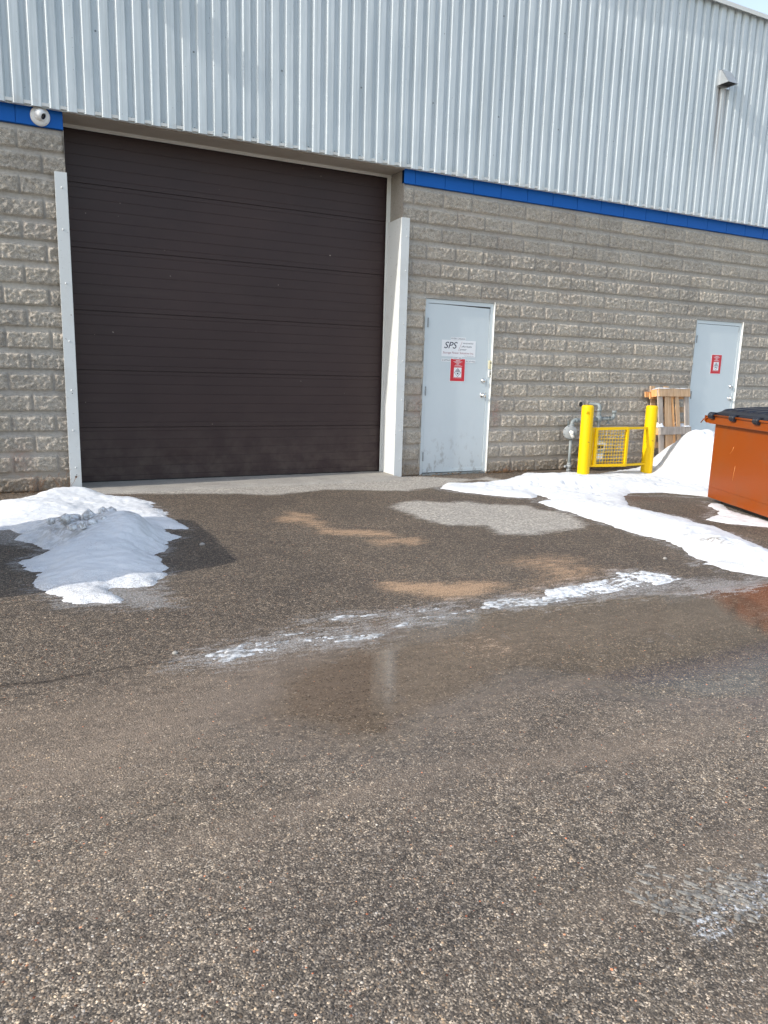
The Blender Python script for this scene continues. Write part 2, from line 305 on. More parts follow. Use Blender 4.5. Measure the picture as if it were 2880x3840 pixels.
    m.set(Base_Color=c, Roughness=rough, Normal=m.bump(h, st, .005), Specular_IOR_Level=m.mixf(wet, .35, 1.0))
    return m.m

def mat_block():
    m = NT('split_face_block'); p = m.pos()
    a = m.n('Attribute', out=0, props={'attribute_name': 'blk'}); t = m.n('SeparateColor', out=0, Color=a); rk = m.n('SeparateColor', out=1, Color=a); rd = m.n('SeparateColor', out=2, Color=a)
    nf = m.noise(170, 4, .65, vec=p); nm = m.noise(32, 5, .6, vec=p); nl = m.noise(1.7, 5, .6, vec=p)
    rock = m.ramp(m.math('ADD', m.math('MULTIPLY', nf, .75), m.math('MULTIPLY', nm, .25)), [(.33, (.17, .15, .13)), (.43, (.35, .32, .28)), (.53, (.58, .535, .47)), (.64, (.86, .81, .72))])
    smooth = m.ramp(nm, [(.3, (.33, .31, .285)), (.6, (.41, .39, .36)), (.75, (.36, .34, .315))])
    c = m.mix(rk, smooth, rock)
    c = m.mul(c, m.ramp(t, [(0, (.97, .96, .94)), (.5, (1.07, 1.06, 1.04)), (1, (1.14, 1.12, 1.08))]))
    c = m.mul(c, m.ramp(nl, [(.3, (.86, .84, .83)), (.6, (1.04, 1.02, 1.0))]))
    c = m.mix(m.math('MULTIPLY', rd, m.step(.35, .65, nm)), c, (.42, .27, .22))
    pit = m.step(.70, .78, m.noise(60, 2, .5, vec=p)); c = m.mul(c, m.mix(pit, (1, 1, 1), (.6, .58, .56)))
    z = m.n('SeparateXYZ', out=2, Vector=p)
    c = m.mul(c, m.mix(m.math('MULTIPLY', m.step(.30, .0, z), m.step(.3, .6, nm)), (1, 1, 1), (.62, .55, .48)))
    m.set(Base_Color=c, Roughness=.92, Specular_IOR_Level=.2, Normal=m.bump(nf, m.mixf(rk, .18, 1.0), .016))
    return m.m
def mat_blue():
    m = NT('blue_paint'); p = m.pos(); n = m.noise(4, 4); f = m.noise(90, 3)
    m.set(Base_Color=m.mix(m.math('MULTIPLY', n, .5), (.003, .115, .46), (.002, .090, .38)), Specular_IOR_Level=.25, Roughness=.55, Normal=m.bump(f, .2, .002)); return m.m
def mat_siding():
    m = NT('ribbed_steel'); p = m.pos()
    x = m.n('SeparateXYZ', out=0, Vector=p); z = m.n('SeparateXYZ', out=2, Vector=p)
    n = m.noise(.9, 5, .6); st = m.noise(1, 5, .6, vec=m.pos((30, 1, .6))); sp = m.noise(140, 2, .5)
    c = m.mix(m.step(.35, .7, n), (.57, .63, .655), (.64, .695, .715))
    c = m.mul(c, m.ramp(st, [(.33, (.84, .84, .83)), (.55, (1, 1, 1))]))
    dots = m.step(.80, .815, m.noise(45, 1, .4)); c = m.mul(c, m.mix(dots, (1, 1, 1), (.45, .45, .45)))
    # rust run under the vent
    xm = m.math('MULTIPLY', m.step(4.42, 4.50, x), m.step(4.74, 4.66, x)); zm = m.math('MULTIPLY', m.step(3.6, 5.4, z), m.step(5.5, 5.38, z))
    rr = m.math('MULTIPLY', m.math('MULTIPLY', xm, zm), m.step(.40, .58, m.noise(1, 4, .6, vec=m.pos((60, 1, .8)))))
    c = m.mix(m.math('MULTIPLY', rr, .6), c, (.26, .19, .15))
    low = m.math('MULTIPLY', m.step(3.72, 3.60, z), m.step(.45, .65, m.noise(9, 4))); c = m.mix(m.math('MULTIPLY', low, .35), c, (.35, .32, .28))
    h = m.noise(2.2, 3, .5, vec=m.pos((2.5, 1, .7)))
    m.set(Base_Color=c, Roughness=.42, Specular_IOR_Level=.5, Normal=m.bump(h, .4, .02)); return m.m
def mat_snow():
    m = NT('snow'); p = m.pos(); a = m.n('Attribute', out=0, props={'attribute_name': 'sn'})
    d = m.n('SeparateColor', out=0, Color=a); e = m.n('SeparateColor', out=1, Color=a)
    n1 = m.noise(26, 5, .6, vec=m.pos((.6, 1.3, 1))); n2 = m.noise(140, 4, .6); n3 = m.noise(6, 5, .6)
    c = m.mix(m.math('MULTIPLY', m.step(.55, .8, n3), .3), (.70, .715, .735), (.56, .565, .57))
    c = m.mix(m.math('MULTIPLY', d, m.step(.42, .56, n1)), c, (.20, .17, .14))
    c = m.mix(m.math('MULTIPLY', m.math('MULTIPLY', e, m.step(.40, .62, n2)), .75), c, (.34, .32, .31))
    grit = m.math('MULTIPLY', m.step(.66, .70, m.noise(75, 2, .5)), m.step(.42, .62, m.noise(3.2, 4, .6))); c = m.mix(m.math('MULTIPLY', grit, .7), c, (.30, .27, .24))
    m.set(Base_Color=c, Roughness=.6, Subsurface_Weight=0.0, Specular_IOR_Level=.35,
          Normal=m.bump(n2, .35, .006, m.bump(n1, .5, .015))); return m.m
def mat_ice(name='ice', c0=(.20, .19, .18), c1=(.60, .61, .62)):
    m = NT(name); n = m.noise(34, 5, .65, vec=m.pos((.6, 1.2, 1))); f = m.noise(150, 3)
    m.set(Base_Color=m.mix(m.step(.38, .60, n), c0, c1), Roughness=m.mixf(f, .12, .5), Specular_IOR_Level=.6, Normal=m.bump(f, .6, .006, m.bump(n, .5, .01))); return m.m
def mat_door():
    m = NT('brown_door_paint'); n = m.noise(1.3, 4, .6); f = m.noise(200, 2); s_ = m.noise(1, 4, .6, vec=m.pos((1.2, 1, 14)))
    c = m.mix(m.step(.3, .7, n), (.036, .021, .021), (.045, .027, .026)); c = m.mix(m.math('MULTIPLY', m.step(.55, .8, s_), .3), c, (.062, .045, .040))
    zz = m.n('SeparateXYZ', out=2, Vector=m.pos()); c = m.mix(m.math('MULTIPLY', m.math('MULTIPLY', m.step(.9, .0, zz), m.step(.35, .7, m.noise(5, 6, .7))), .35), c, (.14, .11, .09)); c = m.mix(m.step(.80, .82, m.noise(23, 1, .4)), c, (.3, .25, .22))
    m.set(Base_Color=c, Roughness=m.mixf(n, .40, .55), Specular_IOR_Level=.35, Normal=m.bump(f, .08, .002)); return m.m
def mat_steel_door():
    m = NT('grey_door_paint'); p = m.pos(); n = m.noise(2.3, 5, .6, vec=p); z = m.n('SeparateXYZ', out=2, Vector=p)
    c = m.mix(n, (.53, .59, .615), (.60, .655, .675))
    low = m.math('MULTIPLY', m.step(.75, .0, z), m.step(.52, .68, m.noise(14, 6, .65, vec=m.pos((1, 1, .6))))); c = m.mix(m.math('MULTIPLY', low, .55), c, (.20, .18, .16))
    ch = m.math('MULTIPLY', m.step(.15, .03, z), m.step(.66, .70, m.noise(55, 3))); c = m.mix(ch, c, (.10, .06, .04))
    m.set(Base_Color=c, Roughness=.38, Normal=m.bump(n, .15, .02)); return m.m
def mat_wood(name, a, b, sc_=1.0, grey=.4):
    m = NT(name); oi = m.n('ObjectInfo', out=5)
    off = m.n('CombineXYZ', X=m.math('MULTIPLY', oi, 13.0), Y=m.math('MULTIPLY', oi, 7.0), Z=m.math('MULTIPLY', oi, 29.0))
    v = m.n('VectorMath', props={'operation': 'ADD'}, _0=m.n('TexCoord', out=3), _1=off)
    v = m.n('Mapping', Vector=v, Scale=(45*sc_, 45*sc_, 2.4*sc_))
    n = m.n('TexNoise', Vector=v, Scale=1.0, Detail=5.0, Roughness=.6, Distortion=.6); n2 = m.noise(8, 4, .6)
    c = m.mix(m.step(.35, .65, n), a, b); c = m.mix(m.math('MULTIPLY', m.step(.4, .7, n2), grey), c, (.22, .19, .17))
    c = m.mix(m.step(.72, .76, n), c, (.08, .05, .035))
    m.set(Base_Color=c, Roughness=.8, Normal=m.bump(n, .5, .004)); return m.m
def mat_concrete():
    m = NT('concrete'); n = m.noise(3, 6, .65); f = m.noise(130, 4, .6); cr = m.noise(18, 4)
    c = m.mix(n, (.22, .20, .18), (.42, .40, .36)); c = m.mul(c, m.ramp(f, [(.3, (.75, .74, .72)), (.6, (1.12, 1.1, 1.08))])); c = m.mul(c, m.mix(m.step(.6, .75, cr), (1, 1, 1), (.7, .67, .63)))
    m.set(Base_Color=c, Roughness=.9, Normal=m.bump(f, .6, .005)); return m.m

MT = dict(asphalt=mat_asphalt(), block=mat_block(), blue=mat_blue(), siding=mat_siding(), snow=mat_snow(), ice=mat_ice(), door=mat_door(), sdoor=mat_steel_door(), conc=mat_concrete())
MT['chunk'] = mat_ice('cloudy_ice', (.38, .36, .34), (.80, .82, .84))
MT['white_trim'] = painted('white_trim', (.74, .74, .70), .45, .25, dcol=(.42, .38, .32))
MT['guard'] = painted('pale_steel_guard', (.66, .68, .67), .42, .25, dcol=(.45, .42, .36), chips=.5)
MT['soffit'] = painted('beige_soffit', (.40, .35, .29), .7, .3)
MT['yellow'] = painted('yellow_paint', (.80, .50, .001), .42, .12, spec=.25, dcol=(.45, .28, .02), chips=.6)
MT['orange'] = painted('orange_enamel', (.235, .045, .0008), .32, .35, coat=.04, dcol=(.17, .07, .03), bumps=.02, spec=.3, chips=.35)
MT['lid'] = painted('black_plastic', (.010, .012, .020), .34, .1, dcol=(.05, .05, .05))
MT['black'] = painted('black_steel', (.012, .012, .012), .6, .2)
MT['galv'] = painted('grey_pipe_paint', (.21, .24, .245), .42, .4, dcol=(.33, .33, .31), sc_=3)
MT['galv_light'] = painted('cast_grey', (.30, .32, .33), .45, .4, dcol=(.2, .2, .19), sc_=3)
MT['zinc'] = painted('galvanised', (.55, .57, .58), .35, .3, metal=.7, dcol=(.25, .22, .18), sc_=4)
MT['chrome'] = painted('satin_chrome', (.72, .71, .69), .2, .05, metal=1.0)
MT['metergrey'] = painted('meter_grey', (.27, .34, .35), .5, .2)
MT['white'] = painted('white_plastic', (.80, .80, .79), .35, .06)
MT['paper'] = painted('white_sheet', (.80, .81, .82), .5, .05)
MT['cream'] = painted('cream_plastic', (.66, .60, .40), .5, .2)
MT['red'] = painted('red_sheet', (.58, .018, .035), .42, .06)
MT['glass_dark'] = painted('dark_glass', (.006, .007, .010), .06, 0)
MT['ink'] = painted('dark_ink', (.015, .02, .045), .6, 0)
MT['redink'] = painted('maroon_ink', (.28, .04, .07), .6, 0)
MT['bronze'] = painted('bronze_fixture', (.035, .022, .015), .4, .2)
MT['rubber'] = painted('rubber', (.010, .010, .010), .8, .2)
MT['rubble'] = painted('car_paint', (.03, .035, .045), .25, .05, coat=.8)
MT['wood_a'] = mat_wood('orange_pine', (.58, .25, .085), (.74, .42, .18), 1, .05)
MT['wood_b'] = mat_wood('grey_pine', (.30, .25, .21), (.47, .40, .34), 1, .5)
MT['wood_c'] = mat_wood('tan_pine', (.46, .28, .15), (.60, .41, .25), 1, .2)
MT['leaf'] = painted('dead_leaf', (.13, .075, .035), .8, .4, dcol=(.04, .03, .02), sc_=20)
MT['twig'] = painted('dry_stem', (.28, .15, .08), .8, .3)
MT['stone'] = painted('pebble', (.33, .31, .28), .8, .3)

# ------------------------------------------------------------ ground
xs = np.concatenate([-np.geomspace(300, 5.6, 14), np.arange(-5.5, 3.0, .024), np.arange(3.0, 7.5, .05), np.geomspace(7.6, 300, 14)])
ys = np.concatenate([-np.geomspace(300, 8.4, 14), np.arange(-8.3, .42, .024), np.geomspace(.5, 300, 12)])
X, Y = np.meshgrid(xs, ys, indexing='ij')
fine = (X > -5.6) & (X < 3.2) & (Y > -8.4) & (Y < .45)
wob = fbm(X, Y, 3.5, 4)*.10
def pm(names, soft, wobble=1.0):
    r = np.zeros(X.shape)
    for nme in names:
        s = sdist(X[fine], Y[fine], POLYS[nme])+wob[fine]*wobble*min(1, soft*4)
        r[fine] = np.maximum(r[fine], np.clip(.5+s/(2*soft), 0, 1))
    return r
rim = np.zeros(X.shape); damp = np.zeros(X.shape)
for nme, loc in (('snowL', X < -2.8), ('snowR', X > -.9), ('snowD', X > .8)):
    q_ = fine & loc; s_ = sdist(X[q_], Y[q_], POLYS[nme])+wob[q_]*.6
    if nme == 'snowR': s_ = np.where((X[q_] > .8) & (Y[q_] > -2.0) & (s_ < 0), -9, s_)
    rim[q_] = np.maximum(rim[q_], np.clip(.62-np.abs(s_+.03)/.13, 0, 1)*sst(.25, .6, .5+4*wob[q_])); damp[q_] = np.maximum(damp[q_], np.clip(1-np.abs(s_)/.22, 0, 1)*.8)
mA = [np.maximum(np.maximum(pm(['sand1', 'sand2', 'sand3', 'sand6'], .13), .62*pm(['sand4'], .2)), .5*pm(['sand5'], .25)), np.maximum(rim, pm(['ice1', 'ice2', 'ice3', 'ice4', 'ice5', 'icelow', 'iceside'], .14, .8)), np.maximum(pm(['pale'], .12), pm(['palestrip'], .10))]
mB = [np.maximum(damp*.28, pm(['wet1', 'wet2'], .30)), pm(['rust'], .25), np.maximum(pm(['mud', 'mud2'], .55), .6*pm(['mud3'], .5))]
mC = [pm(['dark1'], .03, .2), pm(['frost'], .06), pm(['puddle'], .07, .8)]
gr = grid_mesh('asphalt_lot', X, Y, np.zeros(X.shape)+(fbm(X, Y, .8, 2)*.004)*fine, None, MT['asphalt'], True, {'mA': mA, 'mB': mB, 'mC': mC})
tag(gr, kind='structure')
# worn concrete sill in front of the big door
xa = np.arange(-4.0, -.34, .02); ya = np.arange(-.34, .42, .02); XA, YA = np.meshgrid(xa, ya, indexing='ij')
za = .020+.004*fbm(XA, YA, 5, 4)-.03*sst(-.24, -.33, YA+.05*fbm(XA, YA, 4, 4))
crack = np.abs(YA+.20-.03*fbm(XA, YA*0, 3, 4)) < .012
za = za-.012*crack
ap = grid_mesh('concrete_apron', XA, YA, za, None, MT['conc']); tag(ap, kind='structure')

# ------------------------------------------------------------ building
B = .2032; XL, XR = -4.007, -.351; D2L, D2R = 4.673, 5.689; XO = -4.412
WH = empty('warehouse', (0, 0, 0), 'grey split-face block warehouse wall with blue band and pale ribbed steel siding above', 'building')
def seg(a, b, s): n = max(1, int(round((b-a)/s))); return np.linspace(a, b, n+1)
wx = np.concatenate([seg(-5.8, XL, .0115)[:-1], seg(XL, XR, .5)[:-1], seg(XR, 0, .0115)[:-1], seg(0, 1.016, .0125)[:-1], seg(1.016, D2L, .0125)[:-1], seg(D2L, D2R, .0140)[:-1], seg(D2R, 6.6, .014)[:-1], seg(6.6, 8.4, .06)])
FH = 2.185
wz = np.concatenate([seg(-.02, FH, .0105)[:-1], seg(FH, 17*B, .0105)])
WX, WZ = np.meshgrid(wx, wz, indexing='ij')
row = np.clip(np.floor(WZ/B), 0, 16).astype(int); t = WZ-row*B           # row 0 = ground course
par = (16-row) % 2                                                      # 0: same parity as the top course
ox = np.where(WX < -2, XO, -B)+np.where(par == 0, 0, B)
bi = np.floor((WX-ox)/(2*B)); bt = WX-ox-bi*2*B
key = (bi*37+row*101).astype(int)
h1 = TAB[key % 256, (key*7) % 256]; h2 = TAB[(key*3) % 256, (key*5+9) % 256]
hf = fbm(WX+key*.37, WZ, 44, 3, .75)+.30*fbm(WX-key*.2, WZ, 13, 3)+.5*np.abs(fbm(WX+key*.11, WZ, 26, 2))
edge_n = .006*fbm(WX, WZ+3, 30, 3)
zt = .150+edge_n
mx = np.minimum(bt, 2*B-bt); jw = .0055+.0035*h2
inz = sst(.0, .004, t)*np.clip((zt+.018-t)/.026, 0, 1); inx = sst(jw, jw+.007+edge_n*.4, mx)
rk = inz*inx
ridge = 0
out = .026+.006*(h1-.5)+.019*hf+.010*((WX*0+h2)-.5)*(bt/.4-.5)
round_e = .010*(1-sst(0, .022, np.minimum(mx-jw, .15-t+.01)))*(t < .16)
WY = .030-rk*(out-round_e)+.0008*fbm(WX, WZ, 60, 2)
mort = (mx < .0065); WY = WY+.0025*mort+.012*np.exp(-(np.minimum(t, B-t)/.0055)**2)*(row > 0)
cx = .5*(wx[1:]+wx[:-1])[:, None]; cz = .5*(wz[1:]+wz[:-1])[None, :]
op = ((cx > XL) & (cx < XR)) | ((cz < FH) & (((cx > 0) & (cx < 1.016)) | ((cx > D2L) & (cx < D2R))))
keep = ~op
redm = np.exp(-((WX-1.12)/.06)**2-((WZ-.78)/.16)**2)+.7*np.exp(-((WX+4.55)/.1)**2-((WZ-.33)/.15)**2)+.6*np.exp(-((WX+.06)/.1)**2-((WZ-.9)/.2)**2)+.10*(h2 > .93)
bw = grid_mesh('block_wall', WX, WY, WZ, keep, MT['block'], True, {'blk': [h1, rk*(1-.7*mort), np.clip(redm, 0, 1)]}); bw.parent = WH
# returns at the openings and the masonry behind
mb = MB()
for x0, x1, z0, z1 in ((-5.8, XL, -.02, 3.6), (XR, 0, -.02, 3.6), (0, 1.016, FH, 3.6), (1.016, D2L, -.02, 3.6), (D2L, D2R, FH, 3.6), (D2R, 8.4, -.02, 3.6)):
    mb.box(x0, x1, .040, .42, z0, z1)
for x in (XL, XR, 0, 1.016, D2L, D2R):
    zz = 17*B if x in (XL, XR) else FH
    mb.box(x-.003 if x in (XL, 0, D2L) else x, x if x in (XL, 0, D2L) else x+.003, .004, .040, -.02, zz)
for a in (0, D2L): mb.box(a, a+1.016, .006, .040, FH, FH+.003)
mb.build('masonry_core', MT['conc'], WH)
# blue band: smooth painted blocks with open vertical joints
mb = MB()
for a, b in ((-5.8, XL), (XR, 8.4)):
    n = int((b-a)/(2*B))+2; x = a; k0 = math.floor((a-(-B))/(2*B))+1
    js = [j for j in [(-B if a > -2 else XO)+2*B*k for k in range(-10, 30)] if a+.02 < j < b]
    mb = MB()
    for j in js+[b]:
        mb.box(x, j-.0025, .0, .06, 17*B+.002, 3.64); x = j+.0025
    bb = mb.build('blue_band', MT['blue'], WH, bevel=.003)
    MB().box(a, b, .01, .039, 17*B, 3.64).build('band_backing', MT['blue'], bb)
# soffit and head of the big opening
MB().box(-5.8, 8.4, -.085, -.002, 3.612, 3.64).build('siding_base_trim', MT['white_trim'], WH)
MB().box(XL, XR, .0, .21, 3.600, 3.66).box(XL, XR, .216, .33, 3.604, 3.66).build('opening_soffit', MT['soffit'], WH)
MB().box(XL, XR, .33, .352, 3.575, 3.66).build('door_head_trim', MT['white_trim'], WH)
# siding profile (x, y): outward flats and valleys, pitch .1524
prof = []
x = -5.85-.001; pit = .1525; off = 0.0
k = math.floor((-5.85-.001)/pit)
while k*pit < 8.4:
    e = k*pit                       # left end of an outward flat (top of the lit slope)
    prof += [(e-.019, -.058), (e-.009, -.078), (e-.002, -.090), (e+.005, -.095), (e+.077, -.095), (e+.096, -.058)]
    k += 1
prof = [(px-.0, py) for px, py in prof]
zs = np.linspace(3.600, 6.35, 56)
PX = np.array([p_[0] for p_ in prof]); PY = np.array([p_[1] for p_ in prof])
SX = np.repeat(PX[:, None], len(zs), 1); SZ = np.repeat(zs[None, :], len(PX), 0)
SYY = PY[:, None]+.0022*fbm(SX*1.0, SZ, 1.6, 3); SX = SX+.0012*fbm(SX+9, SZ, 2.0, 3)
SZ[:, 0] += .0025*fbm(SX[:, 0], SX[:, 0]*0, 6, 2)
sd_o = grid_mesh('ribbed_siding', SX[::-1], SYY[::-1], SZ[::-1], None, MT['siding'], False); sd_o.parent = WH
mbx = MB()
for i in range(0, 90):              # lap seams between sheets, every third rib
    xx = math.floor(-5.85/pit)*pit+i*pit*6+.0135
    if xx < 8.3: mbx.box(xx-.0015, xx+.0015, -.0975, -.094, 3.601, 6.34)
mbx.build('sheet_lap', MT['siding'], sd_o)
smesh = None
def screw(x, z, y=-.0585):
    global smesh
    if smesh is None:
        mq = Matrix.Rotation(math.radians(90), 4, 'X')
        o = MB().lathe([(.0, .006), (.0045, .005), (.0055, .002), (.0085, .001), (.0085, 0)], 10, mq).build('screw', MT['galv'], sd_o)
        smesh = o.data
    else: o = bpy.data.objects.new('screw', smesh); COL.objects.link(o); o.parent = sd_o
    o.location = (x, y-.001, z)
k = math.floor(-4.8/pit); ns = 0
while k*pit < 6.4:
    e = k*pit-.037
    if k % 2 == 0: screw(e, 3.645+.006*math.sin(k*3)); ns += 1
    if k % 6 == 0:
        for zz in (4.35, 5.45): screw(e+.006*math.sin(k), zz+.01*math.sin(k*2.1)); ns += 1
    k += 1
# roof edge, gable mass behind
MB().box(-5.9, 8.6, -.150, .5, 6.352, 6.372).box(-5.9, 8.6, -.150, -.144, 6.318, 6.352).build('roof_trim', MT['white_trim'], WH)
MB().box(-5.85, 8.5, .44, 20, -.02, 6.30).box(-5.85, 8.5, -.05, .435, 3.66, 6.33).build('building_mass', MT['siding'], WH)
MB().box(-5.9, 8.6, .5, 20.1, 6.352, 6.37).build('roof', MT['soffit'], WH)

# big brown sectional door
secs = [0.030, .613, 1.222, 1.833, 2.455, 3.080, 3.70]
pr = []
def groove(z, wd, dp): return [(z-wd, 0), (z-wd*.4, dp), (z+wd*.4, dp), (z+wd, 0)]
for a, b in zip(secs[:-1], secs[1:]):
    for fr in (.09, .26, .43, .60, .77, .93): pr += groove(a+(b-a)*fr, .004, .0022)
    if b < 3.6: pr += groove(b, .005, .009)
pts = [(secs[0], 0)]+pr+[(3.70, 0)]
PZ = np.array([q[0] for q in pts]); PD = np.array([q[1] for q in pts]); DX = np.linspace(XL+.01, XR-.036, 60)
GX = np.repeat(DX[:, None], len(PZ), 1); GZ = np.repeat(PZ[None, :], len(DX), 0)
GY = .385+PD[None, :]+.0035*fbm(GX, GZ, .9, 2)+.010*np.exp(-((GX+2.9)/.18)**2-((GZ-.22)/.12)**2)
od = grid_mesh('overhead_door', GX, GY, GZ, None, MT['door'], False); od.parent = WH
MB().box(XL+.01, XR-.036, .378, .41, .006, .031).build('bottom_seal', MT['rubber'], od)
MB().box(XL, XL+.01, .36, .40, .02, 3.58).build('edge_seal', MT['rubber'], od)
MB().box(XR-.037, XR-.028, .36, .40, .02, 3.58).build('edge_seal', MT['rubber'], od)
MB().box(XR-.028, XR-.001, .335, .40, .02, 3.575).box(XR-.052, XR-.028, .335, .343, .02, 3.575).build('door_jamb', MT['white_trim'], od)
MB().box(-2.9, -2.84, .372, .382, .003, .004).build('draft_strip', MT['rubber'], od) if False else None

# corner guards
def guard(name, side, label):
    if side > 0:   # right: front leg and reveal leg
        m = MB().box(-.386, -.276, -.036, -.030, -.0, 3.070)
        m.add([(-.386, -.030, 0), (-.386, -.030, 3.070), (-.386, .330, 3.055), (-.386, .330, .02), (-.380, -.030, 0), (-.380, -.030, 3.070), (-.380, .330, 3.055), (-.380, .330, .02)],
              [(0, 3, 2, 1), (4, 5, 6, 7), (0, 1, 5, 4), (1, 2, 6, 5), (2, 3, 7, 6), (3, 0, 4, 7)])
        m.box(-.380, -.352, -.029, .328, 3.04, 3.055)
    else:
        m = MB().box(-4.108, -4.004, -.036, -.030, 0, 3.070).box(-4.004, -3.998, -.036, .33, 0, 3.07)
    gd = m.build(name, MT['guard'], WH, bevel=.002, label=label)
    mq = Matrix.Rotation(math.radians(90), 4, 'X'); bm_ = None
    xs_ = -.312 if side > 0 else -4.052
    for z in (2.86, 2.47, 1.86, 1.42, .95, .58, .22) if side > 0 else (2.93, 2.55, 2.05, 1.50, 1.02, .62, .24):
        if bm_ is None:
            b = MB().lathe([(0, .008), (.006, .0065), (.009, .002), (.010, 0)], 12, mq).build('bolt', MT['guard'], gd); bm_ = b.data
        else: b = bpy.data.objects.new('bolt', bm_); COL.objects.link(b); b.parent = gd
        b.location = (xs_+.004*math.sin(z*9), -.037, z)
    return gd
guard('corner_guard', 1, 'pale steel corner guard on the right jamb of the big door')
guard('corner_guard', -1, 'pale steel corner guard on the left jamb of the big door')
MB().box(-.387, -.350, -.02, .33, .0, .028).build('jamb_footing', MT['conc'], WH)
for xx, zz in ((-4.05, .145), (-4.043, .165), (-4.046, .99)):
    q = Matrix.Rotation(math.radians(90), 4, 'X')
    o = MB().lathe([(0, .0004), (.011 if zz == .145 else .005, .0004)], 12, q).build('bolt_hole', MT['black'], WH); o.location = (xx, -.0368, zz)
# open concrete jamb above the guards
# painted return strip beside the man doors
def man_door(x0, label, gap):
    x1 = x0+1.016
    fr = MB()
    y0 = .022
    fr.box(x0+.002, x0+.050, y0, .075, 0, FH-.002); fr.box(x1-.050, x1-.002, y0, .075, 0, FH-.002); fr.box(x0+.050, x1-.050, y0, .075, FH-.052, FH-.002)
    leaf = MB().box(x0+.054, x1-.054, y0+.006, .07, .030, FH-.057)
    lf = leaf.build('steel_door', MT['sdoor'], WH, bevel=.002, label=label)
    fr.build('door_frame', MT['sdoor'], lf, bevel=.002)
    MB().box(x0+.05, x1-.05, .05, .09, 0, FH-.05).build('door_gap', MT['black'], lf)
    if gap:
        MB().add([(x0+.2, y0+.0052, FH-.056), (x1-.055, y0+.0052, FH-.056), (x1-.055, y0+.0052, FH-.070), (x0+.2, .07, FH-.056), (x1-.055, .07, FH-.056), (x1-.055, .07, FH-.070)],
                 [(0, 1, 2), (3, 5, 4), (0, 3, 4, 1), (1, 4, 5, 2), (2, 5, 3, 0)]).build('head_gap', MT['black'], lf)
        MB().box(x0+.058, x1-.058, y0-.001, .03, .033, .068).build('door_sweep', MT['sdoor'], lf)
    MB().box(x0+.04, x1-.04, -.02, .08, .0, .022).build('threshold', MT['galv'], lf)
    MB().box(x1-.001, x1+.005, -.006, .041, .0, FH+.01).box(x0-.004, x0+.002, .012, .041, 0, FH+.01).build('caulked_edge', MT['white_trim'], lf)
    for z in (1.90, 1.066, .24):
        hg = MB(); hx = x0+.052
        for i in range(5): hg.cyl((hx, y0-.006, z-.057+i*.023), (hx, y0-.006, z-.057+i*.023+.0215), .0075, n=12)
        hg.build('hinge', MT['galv_light'], lf)
    q = Matrix.Rotation(math.radians(90), 4, 'X')
    dx = x1-.106 if gap else x1-.1
    o = MB().lathe([(0, .030), (.018, .030), (.024, .024), (.033, .004), (.033, 0)], 24, q).build('deadbolt', MT['chrome'], lf); o.location = (dx, y0+.006, 1.207)
    MB().lathe([(0, .0325), (.006, .0325), (.006, .030)], 10, q).build('keyhole', MT['black'], o)
    o = MB().lathe([(.0, .062), (.016, .061), (.026, .052), (.028, .042), (.022, .030), (.013, .024), (.012, .012), (.032, .008), (.033, 0)], 24, q).build('door_knob', MT['chrome'], lf); o.location = (dx, y0+.006, 1.020)
    MB().box(x1-.056, x1-.049, y0-.002, y0+.01, .985, 1.055).build('strike_plate', MT['chrome'], lf)
    return lf
dA = man_door(0.0, 'grey steel door between the big brown door and the gas meter', True)
dB = man_door(D2L, 'grey steel door behind the pallet and snow pile', False)
MB().box(.36, 1.5, -.012, .03, 0, .0) if False else None

# door bell and bracket on the frame
o = MB().box(-.026, .026, -.018, .0, -.055, .055).build('doorbell', MT['cream'], None, bevel=.005); o.location = (1.003, .022, 1.415)
tag(o, 'cream doorbell box on the right frame of the nearer grey door', 'doorbell')
q = Matrix.Rotation(math.radians(90), 4, 'X')
b_ = MB().lathe([(0, .021), (.008, .021), (.010, .018)], 14, q).build('bell_button', MT['black'], o); b_.location = (0, 0, .022)
o = MB().box(-.022, .022, -.014, 0, -.045, .045).build('metal_bracket', MT['white_trim'], None, bevel=.003); o.location = (1.002, .022, 1.300)
tag(o, 'small white bracket with dark slots just below the cream doorbell', 'bracket')
MB().box(-.004, .010, -.016, -.013, -.018, .018).box(.002, .012, -.016, -.013, .026, .036).box(.002, .012, -.016, -.013, -.038, -.028).build('slot', MT['black'], o)

# ------------------------------------------------------------ signs
def text_mesh(body, size, shear=0.0, bold=0.0, align='LEFT', sx=1.0):
    cu = bpy.data.curves.new('t', 'FONT'); cu.body = body; cu.size = size; cu.shear = shear; cu.offset = bold; cu.align_x = align; cu.resolution_u = 3
    to = bpy.data.objects.new('t', cu); COL.objects.link(to); dg = bpy.context.evaluated_depsgraph_get()
    me = bpy.data.meshes.new_from_object(to.evaluated_get(dg)); bpy.data.objects.remove(to); bpy.data.curves.remove(cu)
    me.transform(Matrix.Scale(sx, 4, (1, 0, 0))); return me
def put_text(parent, body, x, z, width, hgt, mat, y, shear=0.0, bold=0.0, name='lettering'):
    me = text_mesh(body, 1.0, shear, bold)
    co = np.array([v.co[:] for v in me.vertices]); mn = co.min(0); mx_ = co.max(0)
    me.transform(Matrix.Translation((-mn[0], -mn[1], 0)))
    me.transform(Matrix.Diagonal((width/(mx_[0]-mn[0]), hgt/(mx_[1]-mn[1]), 1, 1)))
    me.transform(Matrix.Rotation(math.radians(90), 4, 'X'))
    me.materials.append(mat); o = bpy.data.objects.new(name, me); COL.objects.link(o); o.parent = parent; o.location = (x, y, z); return o
